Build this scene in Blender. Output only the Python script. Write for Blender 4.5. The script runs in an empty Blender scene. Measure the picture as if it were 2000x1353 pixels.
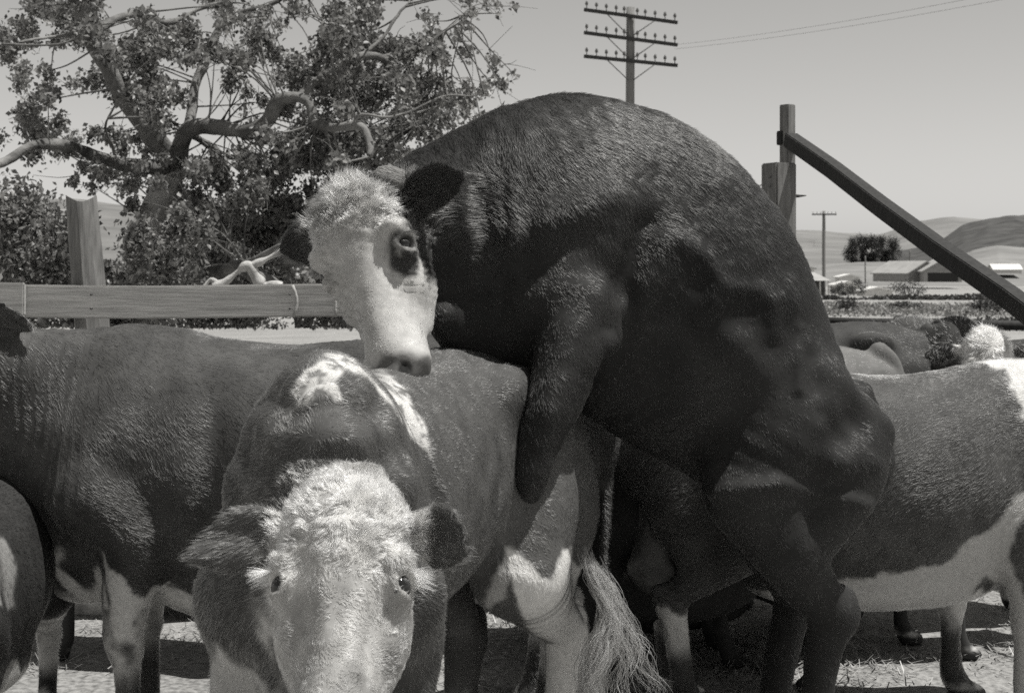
import bpy, bmesh, math, random, time
import numpy as np
from mathutils import Vector, Matrix
T0 = time.time()
random.seed(7)
RNG = np.random.default_rng(11)
scene = bpy.context.scene
COL = scene.collection

# ------------------------------------------------------------------ camera
EYE = 1.50            # eye height of the photographer, metres
FPX = 2780.0          # focal length in pixels of a 2000 px wide picture (50 mm on 35 mm film)
HORIZON = 520.0       # row of the horizon in a 1353 px high picture
cam = bpy.data.cameras.new('camera')
cam.sensor_width = 36.0
cam.lens = 36.0 * FPX / 2000.0
cam.shift_y = -(676.5 - HORIZON) / 2000.0
cam.clip_start = 0.05
cam.clip_end = 12000.0
cam.dof.use_dof = True
cam.dof.focus_distance = 3.7
cam.dof.aperture_fstop = 11.0
camo = bpy.data.objects.new('camera', cam)
camo.location = (0, 0, EYE)
camo.rotation_euler = (math.radians(90), 0, 0)
COL.objects.link(camo)
scene.camera = camo

# ------------------------------------------------------------------ sky and sun
SUN = Vector((0.34, -0.07, 0.93)).normalized()      # direction towards the sun
world = bpy.data.worlds.new('World')
scene.world = world
world.use_nodes = True
wn = world.node_tree.nodes
wl = world.node_tree.links
wn.clear()
sky = wn.new('ShaderNodeTexSky')
sky.sky_type = 'NISHITA'
sky.sun_disc = False
sky.sun_elevation = math.asin(SUN.z)
sky.sun_rotation = math.atan2(SUN.x, SUN.y)
sky.air_density = 1.0
sky.dust_density = 0.7
sky.ozone_density = 1.0
bw = wn.new('ShaderNodeRGBToBW')
tint = wn.new('ShaderNodeCombineColor')
wl.new(sky.outputs[0], bw.inputs[0])
for i, k in enumerate((1.0, 0.985, 0.95)):
    m = wn.new('ShaderNodeMath'); m.operation = 'MULTIPLY'; m.inputs[1].default_value = k
    wl.new(bw.outputs[0], m.inputs[0]); wl.new(m.outputs[0], tint.inputs[i])
bg = wn.new('ShaderNodeBackground'); bg.inputs[1].default_value = 0.105
out = wn.new('ShaderNodeOutputWorld')
wl.new(tint.outputs[0], bg.inputs[0]); wl.new(bg.outputs[0], out.inputs[0])
sun = bpy.data.lights.new('sun', 'SUN')
sun.energy = 5.0
sun.angle = math.radians(0.53)
sun.color = (1.0, 0.985, 0.95)
suno = bpy.data.objects.new('sun', sun)
suno.rotation_euler = SUN.to_track_quat('Z', 'Y').to_euler()
suno.location = (3, -3, 9)
COL.objects.link(suno)
scene.view_settings.view_transform = 'Standard'
scene.view_settings.look = 'None'
scene.view_settings.gamma = 1.0
scene.view_settings.exposure = 0.15
scene.view_settings.use_curve_mapping = False
try:
    scene.cycles.use_denoising = False
    scene.cycles.use_adaptive_sampling = True
    scene.cycles.adaptive_threshold = 0.02
    scene.cycles.max_bounces = 6
    scene.cycles.diffuse_bounces = 3
    scene.cycles.glossy_bounces = 3
    scene.cycles.transparent_max_bounces = 4
    scene.render.film_transparent = False
    scene.cycles_curves.shape = 'RIBBONS'
    scene.cycles_curves.subdivisions = 1
except Exception as ex:
    print('cycles settings', ex)

# ------------------------------------------------------------------ helpers
def P(px, py, d):
    """point seen at a pixel of the 2000 x 1353 picture, d metres in front of the camera"""
    return np.array([(px - 1000.0) / FPX * d, d, EYE - (py - HORIZON) / FPX * d], dtype=np.float64)

def tag(o, label=None, cat=None, group=None, kind=None):
    if label: o['label'] = label
    if cat: o['category'] = cat
    if group: o['group'] = group
    if kind: o['kind'] = kind
    return o

def empty(name, loc=(0, 0, 0)):
    o = bpy.data.objects.new(name, None)
    o.empty_display_size = 0.2
    o.location = loc
    COL.objects.link(o)
    return o

def put(o, parent=None):
    COL.objects.link(o)
    if parent is not None:
        o.parent = parent
        o.matrix_parent_inverse = Matrix.Translation(parent.location).inverted()
    return o

def mesh_obj(name, verts, faces, mat, parent=None, smooth=False):
    me = bpy.data.meshes.new(name)
    me.from_pydata([tuple(v) for v in verts], [], [tuple(int(i) for i in f) for f in faces])
    me.update()
    if smooth:
        me.polygons.foreach_set('use_smooth', [True] * len(me.polygons))
    if mat: me.materials.append(mat)
    return put(bpy.data.objects.new(name, me), parent)

def fast_mesh(name, V, Q, mat, parent=None, smooth=True, attrs=None):
    """numpy vertices, (n,4) or (n,3) index array"""
    me = bpy.data.meshes.new(name)
    n, k = Q.shape
    me.vertices.add(len(V)); me.loops.add(n * k); me.polygons.add(n)
    me.vertices.foreach_set('co', np.asarray(V, np.float32).ravel())
    me.loops.foreach_set('vertex_index', np.asarray(Q, np.int32).ravel())
    me.polygons.foreach_set('loop_start', np.arange(0, n * k, k, dtype=np.int32))
    me.polygons.foreach_set('loop_total', np.full(n, k, np.int32))
    me.update(calc_edges=True)
    if smooth:
        me.polygons.foreach_set('use_smooth', np.ones(n, bool))
    for an, dat in (attrs or {}).items():
        a = me.attributes.new(an, 'FLOAT', 'POINT')
        a.data.foreach_set('value', np.asarray(dat, np.float32))
    if mat: me.materials.append(mat)
    return put(bpy.data.objects.new(name, me), parent)

def smoothstep(a, b, x):
    t = np.clip((x - a) / (b - a), 0, 1)
    return t * t * (3 - 2 * t)

def nrm(v):
    v = np.asarray(v, np.float64)
    return v / np.maximum(np.linalg.norm(v, axis=-1, keepdims=True), 1e-9)

def vnoise(X, freq, seed=0):
    """value noise in 0..1 for (n,3) points"""
    X = np.asarray(X, np.float64) * freq + seed * 17.31
    I = np.floor(X).astype(np.int64); F = X - I
    F = F * F * (3 - 2 * F)
    r = 0
    for dx in (0, 1):
        for dy in (0, 1):
            for dz in (0, 1):
                h = ((I[:, 0] + dx) * 374761393 + (I[:, 1] + dy) * 668265263 + (I[:, 2] + dz) * 2147483647 + seed * 1013) & 0xFFFFFFFF
                h = ((h ^ (h >> 13)) * 1274126177) & 0xFFFFFFFF
                h = (h ^ (h >> 16)) & 0xFFFF
                w = (F[:, 0] if dx else 1 - F[:, 0]) * (F[:, 1] if dy else 1 - F[:, 1]) * (F[:, 2] if dz else 1 - F[:, 2])
                r = r + w * (h / 65535.0)
    return r

def fbm(X, freq, seed=0, oct=3):
    r = 0; a = 0.5; s = 0
    for i in range(oct):
        r = r + a * vnoise(X, freq * 2 ** i, seed + i); s += a; a *= 0.5
    return r / s

# ------------------------------------------------------------------ materials
def grey(v): return (v, v * 0.99, v * 0.965, 1)

def new_mat(name):
    m = bpy.data.materials.new(name); m.use_nodes = True
    nt = m.node_tree; nt.nodes.clear()
    o = nt.nodes.new('ShaderNodeOutputMaterial')
    b = nt.nodes.new('ShaderNodeBsdfPrincipled')
    nt.links.new(b.outputs[0], o.inputs[0])
    return m, nt, b, o

def noise_mat(name, lo, hi, scale=8.0, rough=0.85, bump=0.3, detail=6.0, stretch=(1, 1, 1), dist=0.01, spec=0.3, coord='Object'):
    m, nt, b, o = new_mat(name)
    N, L = nt.nodes, nt.links
    tc = N.new('ShaderNodeTexCoord'); mp = N.new('ShaderNodeMapping'); mp.inputs['Scale'].default_value = stretch
    L.new(tc.outputs[coord], mp.inputs[0])
    nz = N.new('ShaderNodeTexNoise'); nz.inputs['Scale'].default_value = scale; nz.inputs['Detail'].default_value = detail
    nz.inputs['Roughness'].default_value = 0.65
    L.new(mp.outputs[0], nz.inputs['Vector'])
    cr = N.new('ShaderNodeValToRGB')
    cr.color_ramp.elements[0].position = 0.3; cr.color_ramp.elements[0].color = grey(lo)
    cr.color_ramp.elements[1].position = 0.7; cr.color_ramp.elements[1].color = grey(hi)
    L.new(nz.outputs['Fac'], cr.inputs[0]); L.new(cr.outputs[0], b.inputs['Base Color'])
    b.inputs['Roughness'].default_value = rough
    b.inputs['Specular IOR Level'].default_value = spec
    if bump:
        bp = N.new('ShaderNodeBump'); bp.inputs['Strength'].default_value = bump; bp.inputs['Distance'].default_value = dist
        L.new(nz.outputs['Fac'], bp.inputs['Height']); L.new(bp.outputs[0], b.inputs['Normal'])
    return m

def attr_mat(name, rough=0.75, spec=0.25, var=0.25, scale=60.0, bump=0.25, dist=0.004):
    """colour from the point attribute 'tone' (the coat's own pattern) with a little fine variation"""
    m, nt, b, o = new_mat(name)
    N, L = nt.nodes, nt.links
    at = N.new('ShaderNodeAttribute'); at.attribute_name = 'tone'
    tc = N.new('ShaderNodeTexCoord')
    nz = N.new('ShaderNodeTexNoise'); nz.inputs['Scale'].default_value = scale; nz.inputs['Detail'].default_value = 5
    L.new(tc.outputs['Object'], nz.inputs['Vector'])
    mr = N.new('ShaderNodeMapRange'); mr.inputs['To Min'].default_value = 1 - var; mr.inputs['To Max'].default_value = 1 + var
    L.new(nz.outputs['Fac'], mr.inputs['Value'])
    mu = N.new('ShaderNodeMath'); mu.operation = 'MULTIPLY'
    L.new(at.outputs['Fac'], mu.inputs[0]); L.new(mr.outputs[0], mu.inputs[1])
    cc = N.new('ShaderNodeCombineColor')
    for i, k in enumerate((1.0, 0.99, 0.965)):
        q = N.new('ShaderNodeMath'); q.operation = 'MULTIPLY'; q.inputs[1].default_value = k
        L.new(mu.outputs[0], q.inputs[0]); L.new(q.outputs[0], cc.inputs[i])
    L.new(cc.outputs[0], b.inputs['Base Color'])
    b.inputs['Roughness'].default_value = rough
    b.inputs['Specular IOR Level'].default_value = spec
    if bump:
        bp = N.new('ShaderNodeBump'); bp.inputs['Strength'].default_value = bump; bp.inputs['Distance'].default_value = dist
        L.new(nz.outputs['Fac'], bp.inputs['Height']); L.new(bp.outputs[0], b.inputs['Normal'])
    return m

def hair_mat(name, rough=0.55, spec=0.35):
    m, nt, b, o = new_mat(name)
    N, L = nt.nodes, nt.links
    at = N.new('ShaderNodeAttribute'); at.attribute_name = 'tone'
    cc = N.new('ShaderNodeCombineColor')
    for i, k in enumerate((1.0, 0.99, 0.965)):
        q = N.new('ShaderNodeMath'); q.operation = 'MULTIPLY'; q.inputs[1].default_value = k
        L.new(at.outputs['Fac'], q.inputs[0]); L.new(q.outputs[0], cc.inputs[i])
    N.remove(b)
    h = N.new('ShaderNodeBsdfHairPrincipled')
    h.model = 'CHIANG'
    h.parametrization = 'COLOR'
    L.new(cc.outputs[0], h.inputs['Color'])
    h.inputs['Roughness'].default_value = 0.36
    h.inputs['Radial Roughness'].default_value = 0.6
    h.inputs['Coat'].default_value = 0.0
    L.new(h.outputs[0], o.inputs[0])
    return m

M = {}
M['hide'] = attr_mat('hide')
M['coat'] = hair_mat('coat_hair')
def plain(name, v, rough, spec=0.5):
    m, nt, b, o = new_mat(name)
    b.inputs['Base Color'].default_value = grey(v); b.inputs['Roughness'].default_value = rough
    b.inputs['Specular IOR Level'].default_value = spec
    return m
M['eye'] = plain('eye_wet', 0.008, 0.06, 0.7)
M['horn'] = noise_mat('horn', 0.10, 0.34, 3, 0.6, 0.6, stretch=(1, 1, 3), dist=0.15)
# ------------------------------------------------------------------ implicit bodies
class Field:
    def __init__(s, lo, hi, h):
        s.lo = np.array(lo, np.float64); s.h = h
        s.n = np.ceil((np.array(hi) - s.lo) / h).astype(int) + 1
        s.F = np.full(tuple(s.n), 0.5, np.float32)

    def sub(s, lo, hi):
        i0 = np.clip(np.floor((np.asarray(lo) - s.lo) / s.h).astype(int), 0, s.n - 1)
        i1 = np.clip(np.ceil((np.asarray(hi) - s.lo) / s.h).astype(int) + 1, 1, s.n)
        if np.any(i1 <= i0): return None
        ax = [(s.lo[k] + s.h * np.arange(i0[k], i1[k])).astype(np.float32) for k in range(3)]
        return tuple(slice(a, b) for a, b in zip(i0, i1)), ax

    def merge(s, sl, d, k, cut=False):
        a = s.F[sl]
        if cut:
            d = -d
            hh = np.clip(0.5 - 0.5 * (d - a) / k, 0, 1) if k else 0
            # smooth maximum
            m = np.maximum(a, d) + (np.maximum(k - np.abs(a - d), 0) ** 2) * (0.25 / k)
            s.F[sl] = m
        else:
            m = np.minimum(a, d) - (np.maximum(k - np.abs(a - d), 0) ** 2) * (0.25 / k)
            s.F[sl] = m

    def ell(s, c, axes, r, k=0.03, cut=False):
        """ellipsoid: centre, 3x3 axes (rows), radii"""
        c = np.asarray(c, np.float64); axes = np.asarray(axes, np.float64); r = np.asarray(r, np.float64)
        ext = np.sqrt(((axes * r[:, None]) ** 2).sum(0)) + k + 2 * s.h
        q = s.sub(c - ext, c + ext)
        if q is None: return
        sl, ax = q
        X = (ax[0] - np.float32(c[0]))[:, None, None]; Y = (ax[1] - np.float32(c[1]))[None, :, None]; Z = (ax[2] - np.float32(c[2]))[None, None, :]
        q0 = 0; q1 = 0
        for i in range(3):
            u = X * np.float32(axes[i, 0]) + Y * np.float32(axes[i, 1]) + Z * np.float32(axes[i, 2])
            t = (u / np.float32(r[i])) ** 2
            q0 = q0 + t; q1 = q1 + t / np.float32(r[i] ** 2)
        q0 = np.sqrt(q0); q1 = np.sqrt(q1) + 1e-6
        d = np.where(q0 < 1e-3, -np.float32(r.min()), q0 * (q0 - 1) / q1)
        s.merge(sl, d.astype(np.float32), k, cut)

    def sweep(s, C, S, U, a, b, k=0.04, sub=4, cap=0.6, expo=2.0):
        """tube through centres C with side vectors S, up vectors U and radii a (side), b (up)"""
        C = np.asarray(C, np.float64); n = len(C)
        S = np.broadcast_to(np.asarray(S, np.float64), C.shape); U = np.broadcast_to(np.asarray(U, np.float64), C.shape)
        a = np.broadcast_to(np.asarray(a, np.float64), (n,)); b = np.broadcast_to(np.asarray(b, np.float64), (n,))
        pack = np.concatenate([C, S, U, a[:, None], b[:, None]], 1)
        pts = []
        for i in range(n - 1):
            p0 = pack[max(i - 1, 0)]; p1 = pack[i]; p2 = pack[i + 1]; p3 = pack[min(i + 2, n - 1)]
            for j in range(sub):
                t = j / sub
                pts.append(0.5 * ((2 * p1) + (-p0 + p2) * t + (2 * p0 - 5 * p1 + 4 * p2 - p3) * t * t + (-p0 + 3 * p1 - 3 * p2 + p3) * t ** 3))
        pts.append(pack[-1])
        R = np.array(pts)
        R[:, 9:] = np.maximum(R[:, 9:], 0.004)
        T = np.gradient(R[:, :3], axis=0); T = nrm(T)
        U_ = R[:, 6:9] - (R[:, 6:9] * T).sum(1, keepdims=True) * T
        ln = np.linalg.norm(U_, axis=1) / np.maximum(np.linalg.norm(R[:, 6:9], axis=1), 1e-6)
        g0 = int(np.argmax(ln)); U_ = nrm(U_)
        for rng_ in (range(g0 + 1, len(R)), range(g0 - 1, -1, -1)):
            for i in rng_:
                pv = U_[i - 1] if i > g0 else U_[i + 1]
                if ln[i] < .35: U_[i] = nrm(pv - (pv @ T[i]) * T[i])
                if U_[i] @ pv < 0: U_[i] = -U_[i]
        S_ = nrm(np.cross(T, U_))
        a_ = R[:, 9]; b_ = R[:, 10]
        # accumulate the whole tube in its own box first, so that its segments unite sharply
        rad = np.maximum(a_, b_)
        lo = (R[:, :3] - rad[:, None]).min(0) - k - 2 * s.h; hi = (R[:, :3] + rad[:, None]).max(0) + k + 2 * s.h
        q = s.sub(lo, hi)
        if q is None: return
        sl, ax = q
        D = np.full(tuple(len(x) for x in ax), 0.5, np.float32)
        for i in range(len(R) - 1):
            A = R[i, :3]; B = R[i + 1, :3]; ab = B - A; L2 = float(ab @ ab)
            if L2 < 1e-10: continue
            r = max(rad[i], rad[i + 1]) + k + 2 * s.h
            l = np.minimum(A, B) - r; h_ = np.maximum(A, B) + r
            i0 = [int(np.searchsorted(ax[m], l[m])) for m in range(3)]; i1 = [int(np.searchsorted(ax[m], h_[m])) for m in range(3)]
            if any(i1[m] <= i0[m] for m in range(3)): continue
            f = np.float32
            X = (ax[0][i0[0]:i1[0]] - f(A[0]))[:, None, None]; Y = (ax[1][i0[1]:i1[1]] - f(A[1]))[None, :, None]; Z = (ax[2][i0[2]:i1[2]] - f(A[2]))[None, None, :]
            tr = (X * f(ab[0]) + Y * f(ab[1]) + Z * f(ab[2])) / f(L2)
            t = np.clip(tr, 0, 1)
            e = (tr - t) * f(math.sqrt(L2))
            Wx = X - t * f(ab[0]); Wy = Y - t * f(ab[1]); Wz = Z - t * f(ab[2])
            Sm = nrm(S_[i] + S_[i + 1]); Um = nrm(U_[i] + U_[i + 1])
            aa = f(a_[i]) + t * f(a_[i + 1] - a_[i]); bb = f(b_[i]) + t * f(b_[i + 1] - b_[i])
            cc = np.minimum(aa, bb) * f(cap)
            u = (Wx * f(Sm[0]) + Wy * f(Sm[1]) + Wz * f(Sm[2])) / aa
            v = (Wx * f(Um[0]) + Wy * f(Um[1]) + Wz * f(Um[2])) / bb
            w = e / cc
            q0 = np.sqrt(u * u + v * v + w * w); q1 = np.sqrt((u / aa) ** 2 + (v / bb) ** 2 + (w / cc) ** 2) + f(1e-6)
            d = np.where(q0 < 1e-3, -np.minimum(aa, bb), q0 * (q0 - 1) / q1)
            v_ = D[i0[0]:i1[0], i0[1]:i1[1], i0[2]:i1[2]]
            np.minimum(v_, d, out=v_)
        s.merge(sl, D, k)

    def tube(s, pts, rs, k=0.03, flat=1.0, up=(0, 0, 1), sub=4, cap=0.8):
        """limb: points, radii; flat scales the radius along 'up'"""
        pts = np.asarray(pts, np.float64); rs = np.asarray(rs, np.float64)
        T = nrm(np.gradient(pts, axis=0))
        upv = np.broadcast_to(np.asarray(up, np.float64), pts.shape).copy()
        par = np.abs((upv * T).sum(1)) > 0.93
        upv[par] = np.array([1.0, 0.05, 0])
        s.sweep(pts, np.cross(T, upv), upv, rs, rs * flat, k, sub, cap)

    def mesh(s, smooth=2):
        F = s.F; ins = F < 0
        c = np.zeros(tuple(s.n - 1), np.uint8)
        nx, ny, nz = s.n
        for dx in (0, 1):
            for dy in (0, 1):
                for dz in (0, 1):
                    c += ins[dx:nx - 1 + dx, dy:ny - 1 + dy, dz:nz - 1 + dz]
        act = np.argwhere((c > 0) & (c < 8))
        idx = np.full(c.shape, -1, np.int32)
        idx[act[:, 0], act[:, 1], act[:, 2]] = np.arange(len(act))
        acc = np.zeros((len(act), 3), np.float64); cnt = np.zeros(len(act))
        cor = [(x, y, z) for x in (0, 1) for y in (0, 1) for z in (0, 1)]
        val = {q: F[act[:, 0] + q[0], act[:, 1] + q[1], act[:, 2] + q[2]].astype(np.float64) for q in cor}
        for p in cor:
            for a in range(3):
                if p[a] == 0:
                    q = list(p); q[a] = 1; q = tuple(q)
                    v0, v1 = val[p], val[q]
                    m = (v0 < 0) != (v1 < 0)
                    t = np.where(m, v0 / np.where(np.abs(v0 - v1) < 1e-9, 1e-9, v0 - v1), 0)
                    pos = np.array(p, float)[None, :].repeat(len(act), 0); pos[:, a] += t
                    acc += pos * m[:, None]; cnt += m
        V = (act + acc / np.maximum(cnt, 1)[:, None]) * s.h + s.lo
        quads = []
        for a in range(3):
            b, d = (a + 1) % 3, (a + 2) % 3
            s0 = [slice(None)] * 3; s1 = [slice(None)] * 3
            s0[a] = slice(0, -1); s1[a] = slice(1, None)
            e = ins[tuple(s0)] != ins[tuple(s1)]
            sl = [slice(None)] * 3
            sl[b] = slice(1, -1); sl[d] = slice(1, -1)
            ed = np.argwhere(e[tuple(sl)])
            ed[:, b] += 1; ed[:, d] += 1
            def cell(ob, od):
                q = ed.copy(); q[:, b] += ob; q[:, d] += od
                return idx[q[:, 0], q[:, 1], q[:, 2]]
            q = np.stack([cell(-1, -1), cell(0, -1), cell(0, 0), cell(-1, 0)], 1)
            inside0 = ins[ed[:, 0], ed[:, 1], ed[:, 2]]
            q[~inside0] = q[~inside0][:, ::-1]
            quads.append(q)
        Q = np.concatenate(quads)
        Q = Q[(Q >= 0).all(1)]
        for _ in range(smooth):
            V = relax(V, Q)
        return V, Q

def relax(V, Q, w=0.5):
    n = len(V)
    src = np.concatenate([Q[:, 0], Q[:, 1], Q[:, 2], Q[:, 3]] * 2)
    dst = np.concatenate([Q[:, 1], Q[:, 2], Q[:, 3], Q[:, 0], Q[:, 3], Q[:, 0], Q[:, 1], Q[:, 2]])
    cn = np.bincount(src, minlength=n).astype(float)
    A = np.stack([np.bincount(src, weights=V[dst, k], minlength=n) for k in range(3)], 1) / np.maximum(cn, 1)[:, None]
    return V * (1 - w) + A * w

def normals(V, Q):
    n = np.cross(V[Q[:, 2]] - V[Q[:, 0]], V[Q[:, 3]] - V[Q[:, 1]])
    N = np.zeros_like(V)
    for j in range(4):
        for k in range(3):
            N[:, k] += np.bincount(Q[:, j], weights=n[:, k], minlength=len(V))
    return nrm(N)

def grow(V, Q, N, count, dens):
    """roots on the surface: positions, normals, barycentric vertex ids for attributes"""
    area = 0.5 * np.linalg.norm(np.cross(V[Q[:, 2]] - V[Q[:, 0]], V[Q[:, 3]] - V[Q[:, 1]]), axis=1)
    w = area * dens[Q].mean(1)
    if w.sum() <= 0: return None
    f = RNG.choice(len(Q), size=count, p=w / w.sum())
    u = RNG.random(count); v = RNG.random(count)
    W = np.stack([(1 - u) * (1 - v), u * (1 - v), u * v, (1 - u) * v], 1)
    pos = (V[Q[f]] * W[:, :, None]).sum(1)
    nn = nrm((N[Q[f]] * W[:, :, None]).sum(1))
    return pos, nn, Q[f], W

def hair_object(name, pts, radius, tone, parent, mat):
    """pts (n, m, 3)"""
    n, m, _ = pts.shape
    hc = bpy.data.hair_curves.new(name)
    hc.add_curves([m] * n)
    hc.position_data.foreach_set('vector', pts.astype(np.float32).ravel())
    ra = hc.attributes.get('radius') or hc.attributes.new('radius', 'FLOAT', 'POINT')
    taper = np.linspace(1, 0.25, m)[None, :] * radius[:, None]
    ra.data.foreach_set('value', taper.astype(np.float32).ravel())
    ta = hc.attributes.new('tone', 'FLOAT', 'CURVE')
    ta.data.foreach_set('value', tone.astype(np.float32))
    hc.materials.append(mat)
    o = put(bpy.data.objects.new(name, hc), parent)
    return o

CAM = np.array([0, 0, EYE])
def visible(pos, nn):
    """roots towards the photographer's side, in and a little around the picture"""
    d = CAM - pos; dist = np.linalg.norm(d, axis=1)
    face = (nn * d).sum(1) / dist > -0.35
    px = pos[:, 0] / pos[:, 1] * FPX; py = (EYE - pos[:, 2]) / pos[:, 1] * FPX
    return face & (np.abs(px) < 1250) & (py < 1050) & (py > -700)
# ------------------------------------------------------------------ cattle
I3 = np.eye(3)
def soft(x, w): return smoothstep(-w, w, x)

def facing(W, N, lo=.05, hi=.30):
    d = CAM - W; return smoothstep(lo, hi, (N * d).sum(1) / np.linalg.norm(d, axis=1))

def pix(W):
    return 1000 + W[:, 0] / W[:, 1] * FPX, HORIZON + (EYE - W[:, 2]) / W[:, 1] * FPX

def patch_mask(W, N, poly, edge=5.0, jag=18.0, freq=22, seed=0):
    """a marking of the hide: the part of the near flank outlined by a polygon, with a ragged, tufted edge"""
    x, y = pix(W)
    x = x + jag * (fbm(W, freq, 700 + seed, 3) - .5) * 2; y = y + jag * 1.4 * (fbm(W, freq, 710 + seed, 3) - .5) * 2
    pl = np.array(poly, float); n = len(pl)
    ins = np.zeros(len(x), bool); dist = np.full(len(x), 1e9)
    for i in range(n):
        x0, y0 = pl[i]; x1, y1 = pl[(i + 1) % n]
        c = ((y0 > y) != (y1 > y)) & (x < (x1 - x0) * (y - y0) / ((y1 - y0) if y1 != y0 else 1e-9) + x0)
        ins ^= c
        dx, dy = x1 - x0, y1 - y0; t = np.clip(((x - x0) * dx + (y - y0) * dy) / max(dx * dx + dy * dy, 1e-9), 0, 1)
        dist = np.minimum(dist, np.hypot(x - x0 - t * dx, y - y0 - t * dy))
    sd = np.where(ins, dist, -dist)
    return smoothstep(-edge, edge, sd) * facing(W, N)

def sculpt(W, N, strokes):
    """raise (+) or hollow (-) the near flank: strokes = (polyline px, radius px, metres)"""
    x, y = pix(W); f = facing(W, N, -.1, .3); d = np.zeros(len(W))
    for line, r, a in strokes:
        dist = np.full(len(x), 1e9)
        if len(line) == 1: dist = np.hypot(x - line[0][0], y - line[0][1])
        for (x0, y0), (x1, y1) in zip(line[:-1], line[1:]):
            dx, dy = x1 - x0, y1 - y0; t = np.clip(((x - x0) * dx + (y - y0) * dy) / max(dx * dx + dy * dy, 1e-9), 0, 1)
            dist = np.minimum(dist, np.hypot(x - x0 - t * dx, y - y0 - t * dy))
        d += a * np.exp(-(dist / r) ** 2)
    return d * f

class Head:
    """frame of a head: O between the eyes inside the skull, X to the viewer's right when it faces him,
    Y out of the forehead, Z from muzzle to poll"""
    def __init__(s, O, Yv, Zv, k=1.0):
        s.O = np.asarray(O, np.float64); s.Z = nrm(Zv)
        Yv = np.asarray(Yv, np.float64); s.Y = nrm(Yv - (Yv @ s.Z) * s.Z); s.X = np.cross(s.Z, s.Y)
        s.A = np.stack([s.X, s.Y, s.Z]); s.k = k
    def w(s, p): return s.O + (np.asarray(p, np.float64) * s.k) @ s.A
    def wd(s, v): return np.asarray(v, np.float64) @ s.A
    def loc(s, V): return ((V - s.O) @ s.A.T) / s.k

SKULL = [(.215, .045, -.06, .062), (.18, .082, -.09, .092), (.12, .096, -.12, .112), (.05, .086, -.14, .110), (-.01, .060, -.145, .099), (-.06, .045, -.14, .088),
         (-.12, .040, -.12, .078), (-.18, .042, -.10, .073), (-.235, .048, -.085, .077), (-.28, .042, -.066, .072), (-.31, .02, -.05, .048)]
RIDGE = [(.08, .058, .050, .032), (0, .050, .043, .035), (-.08, .036, .037, .036), (-.16, .032, .038, .034), (-.24, .029, .044, .030)]

def add_head(F, H, ears=((1, (.93, -.10, .0)), (-1, (-.93, -.10, .0))), ear_len=.20, k=0.03, crown=1.0, ear_base=(.095, -.045, .145), eye=1.0):
    C = [H.w((0, (f + b) / 2, z * (crown if z > 0 else 1))) for z, f, b, w in SKULL]
    F.sweep(C, H.X, H.Y, [w * H.k for *_, w in SKULL], [(f - b) / 2 * H.k for z, f, b, w in SKULL], k=k, sub=3, cap=0.8)
    e = lambda c, r, kk=.02, cut=False, A=None: F.ell(H.w(c), H.A if A is None else A, np.array(r) * H.k, kk * H.k, cut)
    e((0, .045, .12 * crown), (.10, .055, .075 * crown), .04)
    F.sweep([H.w((0, y, z)) for z, y, w, t in RIDGE], H.X, H.Y, [w * H.k for z, y, w, t in RIDGE], [t * H.k for z, y, w, t in RIDGE], k=.035, sub=3)
    for s in (-1, 1):
        e((s * .099, .042, .048), (.028, .034, .020), .022)            # brow
        e((s * .082, -.06, -.035), (.040, .075, .080), .03)           # cheek
        e((s * .050, .015, -.262), (.038, .040, .036), .02)           # nostril wing
        e((s * .062, -.085, -.07), (.030, .055, .11), .04)             # jaw
        e((s * .036, .052, -.288), (.011, .03, .019), .012, True)      # nostril
        e((s * .100, .018, .006), (.022, .034, .030), .03)             # orbit
        F.tube([H.w((s * .112, -.006, .010)), H.w((s * .119, .012, .026)), H.w((s * .112, .038, .029)), H.w((s * .092, .058, .014))], np.array([.008, .012, .012, .008]) * H.k, .012)
        F.tube([H.w((s * .112, -.006, .004)), H.w((s * .115, .016, -.014)), H.w((s * .106, .040, -.013)), H.w((s * .091, .058, .002))], np.array([.006, .008, .008, .006]) * H.k, .012)
        e((s * .122, .038 + .006 * (eye - 1) / .3, .004), (.021, .024 * eye, .0145 * eye), .005, True)
        e((s * .100, .062, -.058), (.015, .016, .028), .035, True)     # hollow below the eye
        e((s * .112, .028, -.016), (.010, .024, .006), .012)     # opening of the eye
        e((s * .060, -.09, .02), (.04, .05, .05), .03)
    e((0, .03, -.298), (.056, .03, .028), .02)                         # nose pad
    e((0, -.052, -.262), (.050, .028, .055), .012)                     # lower lip and chin
    for ear in ears:
        s, dv = ear[0], ear[1]; d = H.wd(nrm(dv)); base = H.w((s * ear_base[0], ear_base[1], ear_base[2])); L = (ear[2] if len(ear) > 2 else ear_len) * H.k
        # open side of the ear looks forward and a little down
        n = H.wd((0, .9, -.45)); n = nrm(n - (n @ d) * d); sd = np.cross(d, n)
        ts = np.array([0, .15, .35, .6, .82, 1.0]); wd = np.array([.026, .036, .055, .060, .044, .014]) * H.k; th = np.array([.024, .018, .012, .010, .009, .008]) * H.k
        C = [base + d * L * t - n * .018 * math.sin(t * 2.6) * H.k - H.Z * (0.035 * t * t) for t in ts]
        F.sweep(C, sd, n, wd, th, k=0.018, sub=3, cap=.8)
        F.ell(base + d * L * .55 + n * .020 * H.k - H.Z * 0.012, np.stack([d, n, sd]), np.array([.075, .016, .034]) * H.k, .01, True)

def head_parts(H, root, eye=1.0):
    for s in (-1, 1):
        c = H.w((s * .1000, .028, .005))
        bm = bmesh.new()
        bmesh.ops.create_uvsphere(bm, u_segments=20, v_segments=12, radius=.0205 * H.k * (1 + .35 * (eye - 1)))
        me = bpy.data.meshes.new('eye'); bm.to_mesh(me); bm.free()
        me.polygons.foreach_set('use_smooth', [True] * len(me.polygons)); me.materials.append(M['eye'])
        o = bpy.data.objects.new('eye', me); o.location = c; put(o, root)

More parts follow.
